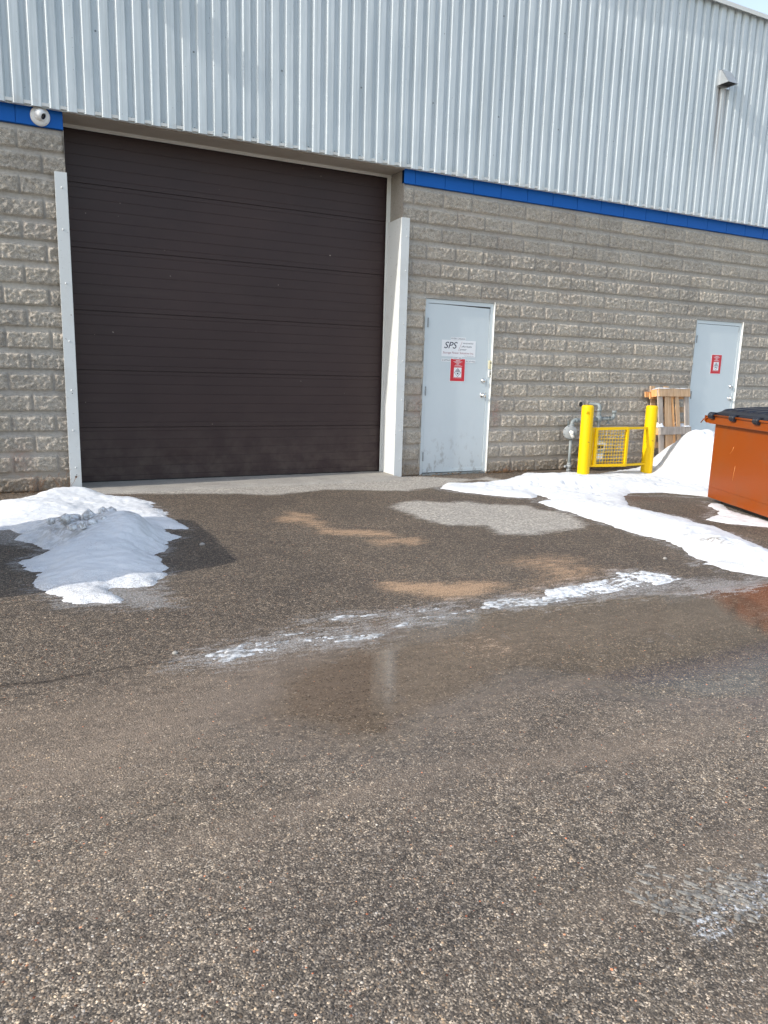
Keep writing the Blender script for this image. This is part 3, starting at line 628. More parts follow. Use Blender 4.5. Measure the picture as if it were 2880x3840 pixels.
def sheet(name, x0, x1, z0, z1, mat, label, cat, tilt=0, y=.0275, group=None, th=.0015):
    o = MB().box(0, x1-x0, -th, 0, 0, z1-z0).build(name, mat); o.location = (x0, y, z0); o.rotation_euler.y = math.radians(tilt)
    tag(o, label, cat, group); return o
s = sheet('company_sign', .267, .771, 1.500, 1.702, MT['paper'], 'white SPS company sign with blue and maroon lettering on the nearer grey door', 'sign')
put_text(s, 'SPS', .035, .098, .195, .082, MT['ink'], -.0018, .28, .005)
MB().add([(.245, -.0018, .070), (.249, -.0018, .070), (.300, -.0018, .188), (.296, -.0018, .188)], [(0, 1, 2, 3)]).build('slash', MT['redink'], s)
put_text(s, 'innovative', .310, .160, .155, .022, MT['ink'], -.0018, .25)
put_text(s, 'affordable', .290, .118, .155, .022, MT['ink'], -.0018, .25)
put_text(s, 'power', .268, .072, .100, .024, MT['ink'], -.0018, .25)
put_text(s, 'Storage Power Solutions Inc.', .018, .026, .460, .034, MT['redink'], -.0018, .25)
put_text(s, 'www.EnergySPS.com', .330, .006, .150, .012, MT['ink'], -.0018)
for nm, x0, x1, z0, z1, tx, lb in (('name_label', .396, .617, 1.706, 1.740, 'MYERS CANADA', 'MYERS CANADA strip label just above the white company sign'),
                                   ('unit_label', .438, .570, 1.468, 1.498, 'UNIT 5&6', 'UNIT 5&6 strip label overlapping the top of the red placard'),
                                   ('shipping_label', .272, .404, 1.436, 1.470, 'SHIPPING', 'SHIPPING strip label left of the red placard'),
                                   ('receiving_label', .628, .777, 1.430, 1.464, 'RECEIVING', 'RECEIVING strip label right of the red placard')):
    s = sheet(nm, x0, x1, z0, z1, MT['paper'], lb, 'label', 0, .0258 if nm == 'unit_label' else .0275)
    put_text(s, tx, .007, (z1-z0)*.2, x1-x0-.014, (z1-z0)*.58, MT['ink'], -.0018)
def placard(x0, x1, z0, z1, y, label, k=1.0):
    s = sheet('placard', x0-.006, x1+.006, z0-.006, z1+.006, MT['paper'], label, 'placard', 0, y, 'red hazard placards on the grey doors')
    W = x1-x0+.012; H = z1-z0+.012
    MB().box(.006, W-.006, -.0022, -.0015, .006, H-.006).build('red_field', MT['red'], s)
    for zz, a, b, h in ((.895, .36, .66, .006), (.855, .20, .80, .004), (.815, .28, .72, .004), (.775, .40, .60, .004), (.740, .42, .58, .003), (.705, .32, .68, .004), (.665, .26, .80, .004), (.155, .22, .78, .003)):
        MB().box(W*a, W*b, -.0030, -.0023, H*zz, H*zz+h).build('text_line', MT['paper'], s)
    ex0, ex1, ez0, ez1 = W*.26, W*.76, H*.19, H*.61
    MB().box(ex0, ex1, -.0028, -.0023, ez0, ez1).build('emblem_field', MT['paper'], s)
    cx_, cz_ = (ex0+ex1)/2, ez0+(ez1-ez0)*.50; hw, hh = (ex1-ex0)*.46, (ez1-ez0)*.47
    em = MB()
    for i in range(-3, 4):
        xa_ = cx_+i*hw*.27-hw*.065; xb_ = xa_+hw*.14; ta = hh*(1-abs(xa_-cx_)/hw); tb = hh*(1-abs(xb_-cx_)/hw)
        em.add([(xa_, -.0032, cz_+hh*.02), (xb_, -.0032, cz_+hh*.02), (xb_, -.0032, cz_+max(tb, .01*hh)), (xa_, -.0032, cz_+max(ta, .01*hh))], [(0, 1, 2, 3)])
    t_ = hw*.06
    for sgn in (-1, 1):
        em.add([(cx_+sgn*hw, -.0032, cz_), (cx_+sgn*(hw-2*t_), -.0032, cz_), (cx_, -.0032, cz_-hh+2*t_), (cx_, -.0032, cz_-hh)], [(0, 1, 2, 3)])
    em.add([(cx_-hw*.26, -.0032, cz_-hh*.12), (cx_+hw*.22, -.0032, cz_-hh*.12), (cx_+hw*.26, -.0032, cz_-hh*.42), (cx_-hw*.20, -.0032, cz_-hh*.42)], [(0, 1, 2, 3)])
    em.build('emblem', MT['ink'], s)
placard(.408, .620, 1.195, 1.472, .0272, 'red placard with black and white emblem below the white company sign')
placard(5.100, 5.316, 1.398, 1.682, .0272, 'red placard alone on the farther grey door behind the pallet')

# ------------------------------------------------------------ wall fittings
sc_o = empty('security_camera', (-4.203, -.002, 3.540), 'white dome security camera on the blue band left of the big door', 'camera')
q = Matrix.Rotation(math.radians(90), 4, 'X')
MB().lathe([(0, .034), (.052, .034), (.066, .028), (.083, .020), (.086, .006), (.086, 0)], 36, q).build('base_ring', MT['white'], sc_o)
for a in (-50, 70, 190):
    MB().lathe([(0, .024), (.005, .024), (.006, .020)], 8, Matrix.Translation((.072*math.cos(math.radians(a)), 0, .072*math.sin(math.radians(a)))) @ q).build('screw', MT['galv'], sc_o)
aim = Vector((.62, -.60, -.42)).normalized(); Q = aim.to_track_quat('Z', 'Y').to_matrix().to_4x4(); Mx = Matrix.Translation((0, -.042, .004)) @ Q
MB().lathe([(.052*math.sin(math.radians(a)), .052*math.cos(math.radians(a))) for a in range(180, 34, -8)]+[(.028, .041), (.028, .036)], 30, Mx).build('camera_ball', MT['white'], sc_o)
MB().lathe([(.028, .037), (.020, .041), (0, .043)], 24, Mx).build('lens', MT['glass_dark'], sc_o)
# exhaust vent hood
vo = empty('exhaust_vent', (4.585, -.095, 5.43), 'small galvanised vent hood high on the ribbed siding', 'vent')
vm = MB()
hw = .095
vm.prism([(0, .10), (-.03, .10), (-.17, -.09), (0, -.09)], 'x', -hw, -hw+.004); vm.prism([(0, .10), (-.03, .10), (-.17, -.09), (0, -.09)], 'x', hw-.004, hw)
vm.add([(-hw, 0, .104), (hw, 0, .104), (hw, -.032, .104), (-hw, -.032, .104), (-hw, -.175, -.092), (hw, -.175, -.092), (-hw, -.171, -.092), (hw, -.171, -.092), (-hw, -.03, .100), (hw, -.03, .100)], [(0, 1, 2, 3), (3, 2, 5, 4), (4, 5, 7, 6), (6, 7, 9, 8)])
vm.build('hood', MT['zinc'], vo)
MB().box(-.12, .12, -.006, -.001, -.11, .12).build('flange', MT['zinc'], vo); MB().box(-.09, .09, -.12, -.006, -.075, -.065).build('damper', MT['black'], vo)
# lamp at the top left corner
lo = empty('wall_lamp', (-4.70, -.095, 5.66), 'dark bronze wall lamp at the top left corner of the siding', 'lamp')
MB().box(-.16, .17, -.16, 0, 0, .24).build('housing', MT['bronze'], lo, bevel=.01); MB().box(-.13, .14, -.20, -.16, .03, .2).build('lens_cover', MT['glass_dark'], lo, bevel=.01)
# hole through the block
q = Matrix.Rotation(math.radians(90), 4, 'X')
o = MB().lathe([(.028, -.02), (.034, .012), (.038, .012), (.038, -.03)], 20, q).build('pipe_sleeve', MT['conc'], WH); o.location = (2.545, -.0, .915)
o = MB().lathe([(0, .006), (.031, .006)], 20, q).build('sleeve_opening', MT['black'], WH); o.location = (2.545, -.004, .915)

# ------------------------------------------------------------ gas meter
GM = empty('gas_meter', (2.25, -.20, 0), 'grey gas meter set with pipes and round regulator on the block wall', 'gas meter')
gx, gy = -2.25, .20
def GP(*p): return (p[0]-2.25, p[1]+.20, p[2])
MB().tube([GP(2.25, -.2, -.02), GP(2.25, -.2, .50)], .021).build('riser_pipe', MT['galv'], GM)
MB().cyl(GP(2.25, -.2, .0), GP(2.25, -.2, .05), .030).cyl(GP(2.25, -.2, .05), GP(2.25, -.2, .10), .040, .034, n=8).cyl(GP(2.25, -.2, .10), GP(2.25, -.2, .125), .028).cyl(GP(2.21, -.2, .075), GP(2.17, -.21, .075), .014).build('shutoff_valve', MT['galv_light'], GM)
# regulator: big disc whose axis points to the left and out
ax = Vector((-.42, -.90, .05)).normalized(); Q = ax.to_track_quat('Z', 'Y').to_matrix().to_4x4(); Mr = Matrix.Translation(GP(2.215, -.215, .545)) @ Q
MB().lathe([(0, -.030), (.05, -.030), (.085, -.020), (.088, -.008), (.095, -.007), (.095, .007), (.088, .008), (.078, .014), (.045, .022), (0, .024)], 32, Mr).build('regulator', MT['galv_light'], GM)
for i in range(8):
    a = math.radians(i*45+20); c0 = Mr @ Vector((.086*math.cos(a), .086*math.sin(a), -.016)); c1 = Mr @ Vector((.086*math.cos(a), .086*math.sin(a), .017))
    MB().cyl(c0, c1, .008, n=6).build('regulator_bolt', MT['galv'], GM)
MB().cyl(Mr @ Vector((0, 0, .04)), Mr @ Vector((0, 0, .085)), .028, .024).cyl(Mr @ Vector((.0, -.0, .055)), Mr @ Vector((.03, -.075, .055)), .022).build('vent_elbow', MT['white_trim'], GM)
MB().cyl(GP(2.25, -.2, .46), GP(2.25, -.2, .63), .032, n=16).build('regulator_body', MT['galv'], GM)
z1 = .705
MB().tube([GP(2.25, -.2, .60)]+[GP(*p) for p in arc((2.30, -.2, z1-.05), .05, 180, 90, (1, 0, 0), (0, 0, 1))]+[GP(2.72, -.2, z1+.015)], .026).build('inlet_pipe', MT['galv'], GM)
MB().cyl(GP(2.25, -.2, .625), GP(2.25, -.2, .655), .033).cyl(GP(2.30, -.2, z1), GP(2.335, -.2, z1), .033).build('pipe_collar', MT['galv'], GM)
MB().tube([GP(2.72, -.2, .42), GP(2.72, -.2, .86)]+[GP(*p) for p in arc((2.72, -.155, .875), .045, 180, 90, (0, 1, 0), (0, 0, 1))]+[GP(2.715, .05, .922)], .026).build('outlet_pipe', MT['galv'], GM)
MB().cyl(GP(2.72, -.2, .68), GP(2.72, -.2, .77), .036).cyl(GP(2.72, -.2, .83), GP(2.72, -.2, .86), .033).cyl(GP(2.685, -.2, z1+.018), GP(2.76, -.2, z1+.018), .034).build('pipe_tee', MT['galv'], GM)
MB().tube([GP(2.74, -.2, .725), GP(2.95, -.2, .728)]+[GP(*p) for p in arc((2.95, -.2, .773), .045, -90, 0, (1, 0, 0), (0, 0, 1))]+[GP(2.995, -.2, .83)], .026).build('branch_pipe', MT['galv'], GM)
MB().cyl(GP(2.995, -.2, .80), GP(2.995, -.2, .84), .033).cyl(GP(2.87, -.2, .727), GP(2.885, -.2, .727), .030).cyl(GP(2.93, -.2, .728), GP(2.945, -.2, .728), .032).build('pipe_cap', MT['galv'], GM)
MB().box(2.34-2.25, 2.36-2.25, .185, .205, .44, .69).build('pipe_bracket', MT['galv'], GM)
MB().cyl(GP(2.90, -.2, .72), GP(2.90, -.2, .66), .014).box(2.87-2.25, 2.93-2.25, -.02, .02, .655, .67).build('test_valve', MT['galv'], GM)
mm = MB().box(2.50-2.25, 2.80-2.25, -.10, .12, .12, .42); mo = mm.build('meter_body', MT['metergrey'], GM, bevel=.035)
MB().box(2.53-2.25, 2.77-2.25, -.115, -.10, .30, .40).build('meter_index', MT['white_trim'], mo, bevel=.004); MB().box(2.56-2.25, 2.74-2.25, -.118, -.1152, .325, .375).build('meter_dial', MT['glass_dark'], mo)
MB().box(2.55-2.25, 2.75-2.25, -.106, -.1005, .17, .25).build('meter_label', MT['paper'], mo)
MB().cyl(GP(2.58, -.2, .42), GP(2.58, -.2, .55), .022).cyl(GP(2.72, -.2, .40), GP(2.72, -.2, .46), .033).cyl(GP(2.58, -.2, .41), GP(2.58, -.2, .45), .030).build('meter_union', MT['galv'], mo)

# ------------------------------------------------------------ bollards and guard gate
def bollard(x, y, label, lean=0):
    o = empty('bollard', (x, y, -.05), label, 'bollard', 'yellow steel bollards in front of the gas meter')
    n = 32; r = .078
    pr_ = [(r*1.0, 0), (r, .955), (r*.985, .968), (r*.93, .980), (r*.7, .988), (0, .991)]
    MB().lathe(pr_, n).build('post', MT['yellow'], o); o.rotation_euler.y = math.radians(lean)
    return o
bo = bollard(2.078, -.69, 'left yellow bollard beside the round gas regulator', -.4)
MB().box(-.075, -.045, -.075, -.050, .89, .91).build('latch_pin', MT['yellow'], bo)
bollard(3.205, -.69, 'right yellow bollard beside the snow pile and pallet', -.3)
GT = empty('guard_gate', (2.46, -.75, .12), 'yellow mesh guard panel and rails between the two bollards', 'gate')
def GG(x, y, z): return (x-2.46, y+.75, z-.12)
def bar(a, b, w_=.016, h_=.016):
    a = Vector(GG(*a)); b = Vector(GG(*b)); d = b-a; L = d.length; Q = d.to_track_quat('X', 'Z').to_matrix().to_4x4()
    return MB().box(0, L, -w_, w_, -h_, h_, Matrix.Translation(a) @ Q)
pl, pr2 = (2.20, -.74), (2.70, -.78)
frm = bar((pl[0], pl[1], .635), (pr2[0], pr2[1], .640), .02, .018); 
def join(m, o): m.add(o.v, o.f); return m
join(frm, bar((pl[0], pl[1], .155), (pr2[0], pr2[1], .150), .02, .018)); join(frm, bar((pl[0], pl[1], .137), (pl[0], pl[1], .653), .02, .02)); join(frm, bar((pr2[0], pr2[1], .132), (pr2[0], pr2[1], .658), .02, .02))
frm.build('gate_frame', MT['yellow'], GT, bevel=.002, fix=False)
bar((pl[0]-.045, pl[1]+.02, .150), (pl[0]-.045, pl[1]+.02, .640), .011, .014).build('hinge_bar', MT['yellow'], GT)
ms = MB()
for i in range(1, 11):
    f_ = i/11; x_ = pl[0]+(pr2[0]-pl[0])*f_; y_ = pl[1]+(pr2[1]-pl[1])*f_; ms.cyl(GG(x_, y_, .16), GG(x_, y_, .63), .0032, n=6)
for i in range(1, 11):
    z_ = .155+.48*i/11; ms.cyl(GG(pl[0], pl[1]-.005, z_), GG(pr2[0], pr2[1]-.005, z_), .0038, n=6)
ms.build('wire_mesh', MT['yellow'], GT, fix=False)
for z_ in (.150, .640):
    join(bar((2.715, -.775, z_), (3.150, -.70, z_-.006), .017, .015), MB()).build('rail', MT['yellow'], GT, bevel=.002)
    bar((2.13, -.70, z_-.004), (2.20, -.74, z_), .015, .013).build('rail', MT['yellow'], GT, bevel=.002)

# ------------------------------------------------------------ pallet leaning on the wall
PA = empty('wooden_pallet', (3.80, -.40, .02), 'weathered wooden pallet standing on end against the block wall', 'pallet')
PA.rotation_euler = (math.radians(-9), 0, 0); PA.rotation_euler.z = math.radians(2)
W_ = .66; T = .15
def board(name, x0, x1, y0, y1, z0, z1, mat, tilt=0, bev=.003):
    o = MB().box(0, x1-x0, 0, y1-y0, 0, z1-z0).build(name, MT[mat], PA, bevel=bev); o.location = (x0, y0, z0); o.rotation_euler.y = math.radians(tilt); return o
for z_ in (.0, .485, 1.04):                      # front cross boards with the blocks behind them
    board('cross_board', .0, W_, 0, .022, z_, z_+.115, 'wood_c' if z_ > 1 else 'wood_b')
    for bx in (.0, .27, .55):
        board('spacer_block', bx+.004, bx+.10, .045, .150, z_+.004, z_+.108, 'wood_a')
for bx, wd, mt in ((.002, .095, 'wood_b'), (.56, .095, 'wood_b')): board('front_slat', bx, bx+wd, .0225, .0445, 0, 1.14, mt)
board('middle_slat', .125, .29, .030, .044, 0, 1.13, 'wood_c', 1.5); board('loose_slat', .33, .37, .028, .044, .0, 1.12, 'wood_a', -2.5)
board('loose_slat', .40, .48, .026, .044, .0, 1.12, 'wood_c', -2); board('loose_slat', .300, .325, .030, .060, .3, 1.10, 'wood_a', -3)
for z_, dx_ in ((.06, 0), (.30, .01), (.60, .03), (.82, .03), (1.02, -.05)):
    board('back_board', -.005+dx_*.3, W_+.015+abs(dx_), .1505, .170, z_, z_+.085, 'wood_c' if z_ != 1.02 else 'wood_a')
board('back_board', -.09, W_, .171, .19, 1.045, 1.125, 'wood_a')
for bx in (.04, .33): board('tall_slat', bx, bx+.095, .1905, .209, .3, 1.215, 'wood_c')
# snow caught on the boards
def snow_cap(x0, x1, y0, y1, z, h, name='snow_cap', par=None, seed=0):
    nx, ny = 22, 8; u = np.linspace(0, 1, nx); v = np.linspace(0, 1, ny); U, V = np.meshgrid(u, v, indexing='ij')
    e = np.minimum(1, np.minimum(U, 1-U)*7)*np.minimum(1, np.minimum(V, 1-V)*3.5)
    Z = z-.004+h*np.sqrt(e)*(.6+.6*fbm(U*4+seed, V*2, 1.5, 3)); o = grid_mesh(name, x0+(x1-x0)*U, y0+(y1-y0)*V, Z, None, MT['snow'], True, {'sn': [U*0, U*0]}); o.parent = par; return o
snow_cap(0, .25, -.005, .16, 1.155, .03, par=PA, seed=3); snow_cap(.36, W_, -.004, .16, 1.155, .022, par=PA, seed=9)
snow_cap(-.01, .10, -.004, .16, .60, .10, par=PA, seed=5); snow_cap(.42, .60, .03, .15, .60, .08, par=PA, seed=1); snow_cap(.52, .65, -.004, .03, .60, .025, par=PA, seed=13)

# ------------------------------------------------------------ dumpster
ev = Vector((-.385, -.923, 0)).normalized()
DU = empty('dumpster', (2.14, -2.61, 0), 'orange steel dumpster with black plastic lid at the right edge', 'dumpster')
DU.rotation_euler.z = math.atan2(ev.y, ev.x)      # local +x along the long face towards the camera, local +y = left-hand normal
# local axes: x along the face, outward (towards -world x) is local -y
L_, D_ = 1.86, .95; z0_, zt_ = .05, .845
mb = MB()
fs = [(0, 0, z0_), (L_, 0, z0_), (L_, D_, z0_), (0, D_, z0_), (0, 0, zt_), (L_, 0, zt_), (L_, D_, zt_), (0, D_, zt_)]
mb.add(fs, [(0, 3, 2, 1), (0, 1, 5, 4), (1, 2, 6, 5), (2, 3, 7, 6), (3, 0, 4, 7)])
bd = mb.build('body', MT['orange'], DU, bevel=.006)
MB().box(.01, L_-.01, -.0035, .0, .165, .169).build('weld_seam', MT['orange'], bd)
MB().box(-.035, L_+.035, -.055, .0, .845, .930).box(-.035, L_+.035, D_, D_+.05, .845, .930).box(-.035, -.0, .0, D_, .845, .930).box(L_, L_+.035, .0, D_, .845, .930).build('rim_channel', MT['orange'], DU, bevel=.004)
MB().box(-.10, -.035, -.055, -.049, .850, .926).prism([(-.055, .850), (-.075, .87), (-.075, .93), (-.055, .926)], 'x', -.10, -.09).build('end_bracket', MT['orange'], DU)
MB().tube([(-.03, -.060, .915), (-.12, -.075, .885), (-.16, -.08, .845)], .006).build('lift_handle', MT['orange'], DU)
MB().box(.16, L_-.10, .07, D_-.08, .0, .05).build('skid', MT['black'], DU)
MB().tube([(-.02, -.062, .935), (L_+.02, -.062, .935)], .011).build('hinge_rod', MT['orange'], DU)
# lid: domed slab with ribs
nu, nv = 90, 40; U, V = np.meshgrid(np.linspace(0, 1, nu), np.linspace(0, 1, nv), indexing='ij')
edge = np.minimum(1, np.minimum(U, 1-U)*16)*np.minimum(1, np.minimum(V, 1-V)*10)
ribs = np.where(np.abs(((U*L_*5.2) % 1)-.5) < .24, 1, 0)*(V > .10)*(V < .93)
LZ = .950+.035*np.sqrt(np.clip(edge, 0, 1))+.045*np.sin(V*math.pi*.8)+.014*ribs
ld = grid_mesh('lid', -.02+U*(L_+.04), -.045+V*(D_+.08), LZ, None, MT['lid'], False); ld.parent = DU
MB().box(-.02, L_+.02, -.045, D_+.035, .934, .952).build('lid_rim', MT['lid'], ld)
for i, cxh in enumerate((.045, .47, .90, 1.33, 1.76)):
    hb = MB()
    for k in (-1, 0, 1): hb.lathe([(.013, -.009), (.034, -.009), (.037, -.005), (.037, .005), (.034, .009), (.013, .009)], 20, Matrix.Translation((cxh+k*.030, -.066, .933)) @ Matrix.Rotation(math.radians(90), 4, 'Y')); hb.box(cxh+k*.030-.009, cxh+k*.030+.009, -.062, .03, .948, .966)
    hb.build('lid_hinge', MT['lid'], DU)
for pts_ in ([(.36, -.001, .56), (.40, -.001, .60), (.42, -.001, .64)], [(.47, -.001, .30), (.475, -.001, .38), (.49, -.001, .45)]):
    MB().tube([Vector(p_) for p_ in pts_], .0012, 5).build('scratch', painted('scratch', (.75, .35, .12), .5) if 'scratch' not in bpy.data.materials else bpy.data.materials['scratch'], bd)

# ------------------------------------------------------------ snow
def snowfield(name, polys, x0, x1, y0, y1, res, hf_, mat, dirt=None, icy=None, edge_amp=.035, thick=.03, label=None, cat=None, kind=None):
    xs = np.arange(x0, x1, res); ys = np.arange(y0, y1, res); X, Y = np.meshgrid(xs, ys, indexing='ij')
    s = np.full(X.shape, -9.)
    for p_ in polys: s = np.maximum(s, sdist(X, Y, p_))
    s = s+edge_amp*(fbm(X, Y, 6, 3, .6)+.8*fbm(X*.6, Y*1.3, 22, 4, .7))
    h = np.where(s > 0, thick*(1-np.exp(-np.maximum(s, 0)/.05)), s*.5)+hf_(X, Y, s)*sst(0, .28, s)
    h = h+sst(0, .08, s)*(.014*fbm(X*.7, Y*1.5, 5, 5)+.010*np.abs(fbm(X*.8, Y*1.2, 14, 3))+.004*fbm(X, Y, 40, 3))
    h = np.maximum(h, -.02)
    k = (s > -.03); keep = k[:-1, :-1] | k[1:, :-1] | k[1:, 1:] | k[:-1, 1:]
    d_ = dirt(X, Y) if dirt else X*0; ic = icy(X, Y, s) if icy else X*0
    o = grid_mesh(name, X, Y, h, keep, mat, True, {'sn': [d_, ic]})
    return tag(o, label, cat, kind=kind)
def G(X, Y, cx, cy, sx, sy, h, a=0):
    c, s_ = math.cos(a), math.sin(a); u = (X-cx)*c+(Y-cy)*s_; v = -(X-cx)*s_+(Y-cy)*c
    return h*np.exp(-(u/sx)**2-(v/sy)**2)
def hL(X, Y, s):
    h = G(X, Y, -4.15, -.52, .40, .26, .085)+G(X, Y, -3.86, -.48, .10, .16, .055)+G(X, Y, -4.7, -1.0, .5, .3, .06)
    h = h+G(X, Y, -3.88, -2.40, .24, .46, .150, .2)+G(X, Y, -4.30, -2.35, .26, .40, .125)+G(X, Y, -4.1, -2.95, .4, .6, .06)
    h = h+G(X, Y, -4.35, -1.35, .35, .3, .05)
    h = h-G(X, Y, -4.18, -2.30, .10, .22, .05)
    return h+.022*fbm(X, Y, 3.2, 4)*sst(.05, .4, s)+.016*np.abs(fbm(X, Y, 9, 3))*np.exp(-((X+4.15)/.35)**2-((Y+2.2)/.5)**2)*2
def dL(X, Y): return np.clip(G(X, Y, -4.22, -2.15, .22, .42, 1.0)+.8*G(X, Y, -3.84, -2.30, .07, .20, 1.0), 0, .8)
def iL(X, Y, s): return np.clip(sst(-3.35, -3.75, Y)*.9+sst(.12, .0, s)*.5+G(X, Y, -3.55, -1.45, .14, .22, .8), 0, 1)
snowfield('snow_pile', [POLYS['snowL']], -5.0, -3.3, -4.1, -.02, .016, hL, MT['snow'], dL, iL, .05, .030, 'shaded snow heap with dirty ice left of the big door', 'snow pile')
pr_top = POLYS['snowR_top']
polyR = POLYS['snowR'][:-1]+[[2.42, -2.45], [3.2, -3.0], [7.4, -3.0], [7.4, .0], [3.95, .0]]+pr_top[::-1][1:]
def hR(X, Y, s):
    d = np.hypot((X-4.6)*.62, (Y+.95)*1.0); lft = sst(3.22, 4.02, X+.35*(Y+.6)*-1)
    ridge = np.exp(-((Y+.95)/.85)**2*np.where(Y < -.95, 1, 2.2))
    m = .56*sst(3.30, 4.05, X+.42*np.clip(-.6-Y, 0, 3))*np.where(Y < -.85, np.exp(-((Y+.85)/.78)**2), np.exp(-((Y+.85)/.62)**2))
    m = m*(1-.35*sst(4.6, 6.2, X))
    h = m+G(X, Y, 1.35, -1.15, .55, .35, .10, -.4)+G(X, Y, 2.0, -1.5, .6, .5, .05)+G(X, Y, .60, -3.1, .28, .9, .05)+G(X, Y, .25, -4.35, .26, .4, .075)
    h = h+G(X, Y, 1.9, -.45, .3, .12, .02)
    return h+(.026+.05*sst(3.2, 4.0, X))*fbm(X, Y, 2.6, 5, .55)*sst(.05, .5, s)+.008*fbm(X*.5, Y*2, 9, 3)-.03*sst(.30, .5, fbm(X, Y*1.4, 6, 3))*sst(.1, .4, s)
def dR(X, Y): return np.clip(G(X, Y, .20, -4.30, .05, .16, 1.0)+G(X, Y, .33, -3.95, .03, .06, .7), 0, 1)
def iR(X, Y, s): return np.clip(sst(.10, .0, s)*.35+G(X, Y, -.05, -4.62, .12, .2, .8)+sst(.5, -.1, X)*sst(-2.2, -1.2, Y)*.12, 0, 1)
bare = None
snowfield('snow_drift', [polyR], -.45, 7.4, -5.3, -.015, .021, hR, MT['snow'], dR, iR, .035, .026, 'long white snow drift running from the bollards and pallet to the right edge', 'snow drift')
snowfield('snow_patch', [POLYS['snowD']], 1.1, 2.3, -4.1, -2.6, .016, lambda X, Y, s: X*0, MT['snow'], None, lambda X, Y, s: sst(.12, 0, s)*.4, .03, .018, 'thin snow patch on the asphalt beside the orange dumpster', 'snow patch')
# crusty ice along the lane: relief only where the crust holds together
def icefield(name, polys, x0, x1, y0, y1, res, amp, bias, mat, kind='stuff'):
    xs = np.arange(x0, x1, res); ys = np.arange(y0, y1, res); X, Y = np.meshgrid(xs, ys, indexing='ij')
    s = np.full(X.shape, -9.)
    for p_ in polys: s = np.maximum(s, sdist(X, Y, p_))
    s = s+.03*fbm(X*.6, Y*1.3, 9, 4)
    n_ = fbm(X*.6, Y*1.2, 42, 4, .68)+.6*fbm(X, Y, 7, 2)
    h = amp*(n_+bias)*sst(0, .05, s)+np.minimum(s, 0)*.3-.0005
    h = np.where(h > 0, .004+h, h); k = h > -.001
    keep = (k[:-1, :-1] | k[1:, :-1] | k[1:, 1:] | k[:-1, 1:]); o = grid_mesh(name, X, Y, np.maximum(h, -.006), keep, mat, True)
    return tag(o, kind=kind)
icefield('ice_crust', [POLYS['icewhite']], -2.0, -.55, -5.0, -4.4, .0075, .014, .30, mat_ice('snow_crust', (.50, .50, .50), (.78, .80, .83)))
icefield('ice_ridge', [POLYS['ice2'], POLYS['ice3'], POLYS['ice4'], POLYS['ice1']], -4.1, -1.5, -5.12, -4.6, .008, .011, -.02, MT['ice'])

# ------------------------------------------------------------ loose ice, stones, litter, weeds
def lump(r, seed, flat=.6, n=2):
    import bmesh
    bm = bmesh.new(); bmesh.ops.create_icosphere(bm, subdivisions=n, radius=1); rs = random.Random(seed)
    for v in bm.verts:
        d = 1+.32*(float(fbm(np.array(v.co.x*1.7+seed), np.array(v.co.y*1.7+v.co.z*1.3), 1.0, 3)))+rs.uniform(-.06, .06)
        d *= rs.uniform(.8, 1.15)
        v.co = Vector((v.co.x*d*r, v.co.y*d*r*.8, v.co.z*d*r*flat))
    vs = [v.co.copy() for v in bm.verts]; fs = [[v.index for v in f.verts] for f in bm.faces]; bm.free(); return vs, fs
src = None
chunks = [(-4.27, -2.62, .035), (-4.20, -2.60, .040), (-4.13, -2.55, .045), (-4.05, -2.50, .030), (-4.30, -2.42, .05), (-4.13, -2.25, .06), (-4.02, -2.20, .045), (-3.95, -2.10, .05), (-4.40, -2.38, .035), (-4.22, -2.20, .045)]
for i, (x, y, r) in enumerate(chunks):
    vs, fs = lump(r*1.1, i+3, .8, 1)
    o = MB().add(vs, fs).build('ice_chunk', MT['chunk'], None, fix=False)
    X1 = np.array([x]); Y1 = np.array([y]); o.location = (x, y, .03+float(hL(X1, Y1, np.array([.5]))[0])+r*.12); o.rotation_euler = (0, 0, i*1.3)
    tag(o, 'grey lump of broken ice in the hollow of the left snow heap', 'ice chunk', 'ice chunks on the left snow heap')
for i, (x, y, r, lb) in enumerate([(-3.40, -2.80, .022, 'pale stone on the dark asphalt right of the left snow heap'), (-.36, -4.36, .018, 'small stone just left of the snow drift tip'), (-4.0, -4.86, .014, 'small white stone on the asphalt left of the ice streak')]):
    vs, fs = lump(r, i+40, .6); o = MB().add(vs, fs, True).build('stone', MT['stone'], None, fix=False); o.location = (x, y, r*.3); tag(o, lb, 'stone')
# crushed slush by the lower right corner
mb = MB(); rs = random.Random(5)
for i in range(300):
    t_ = rs.random(); x = -3.24+t_*.52+rs.gauss(0, .015); y = -7.00-.06*t_+rs.gauss(0, .045)-(.20*rs.random() if t_ > .3 else 0)*t_
    vs, fs = lump(rs.uniform(.004, .011), i, .5, 1); a = rs.random()*6; c_, s_ = math.cos(a), math.sin(a)
    if i % 2: a = -.95+rs.gauss(0, .12); c_, s_ = math.cos(a), math.sin(a); vs = [Vector((v.x*2.1, v.y*.8, v.z*.8)) for v in vs]
    mb.add([(x+v.x*c_-v.y*s_, y+v.x*s_+v.y*c_, v.z) for v in vs], fs, False)
tag(mb.build('crushed_slush', mat_ice('slush', (.11, .10, .088), (.23, .215, .19)), None, fix=False), kind='stuff')
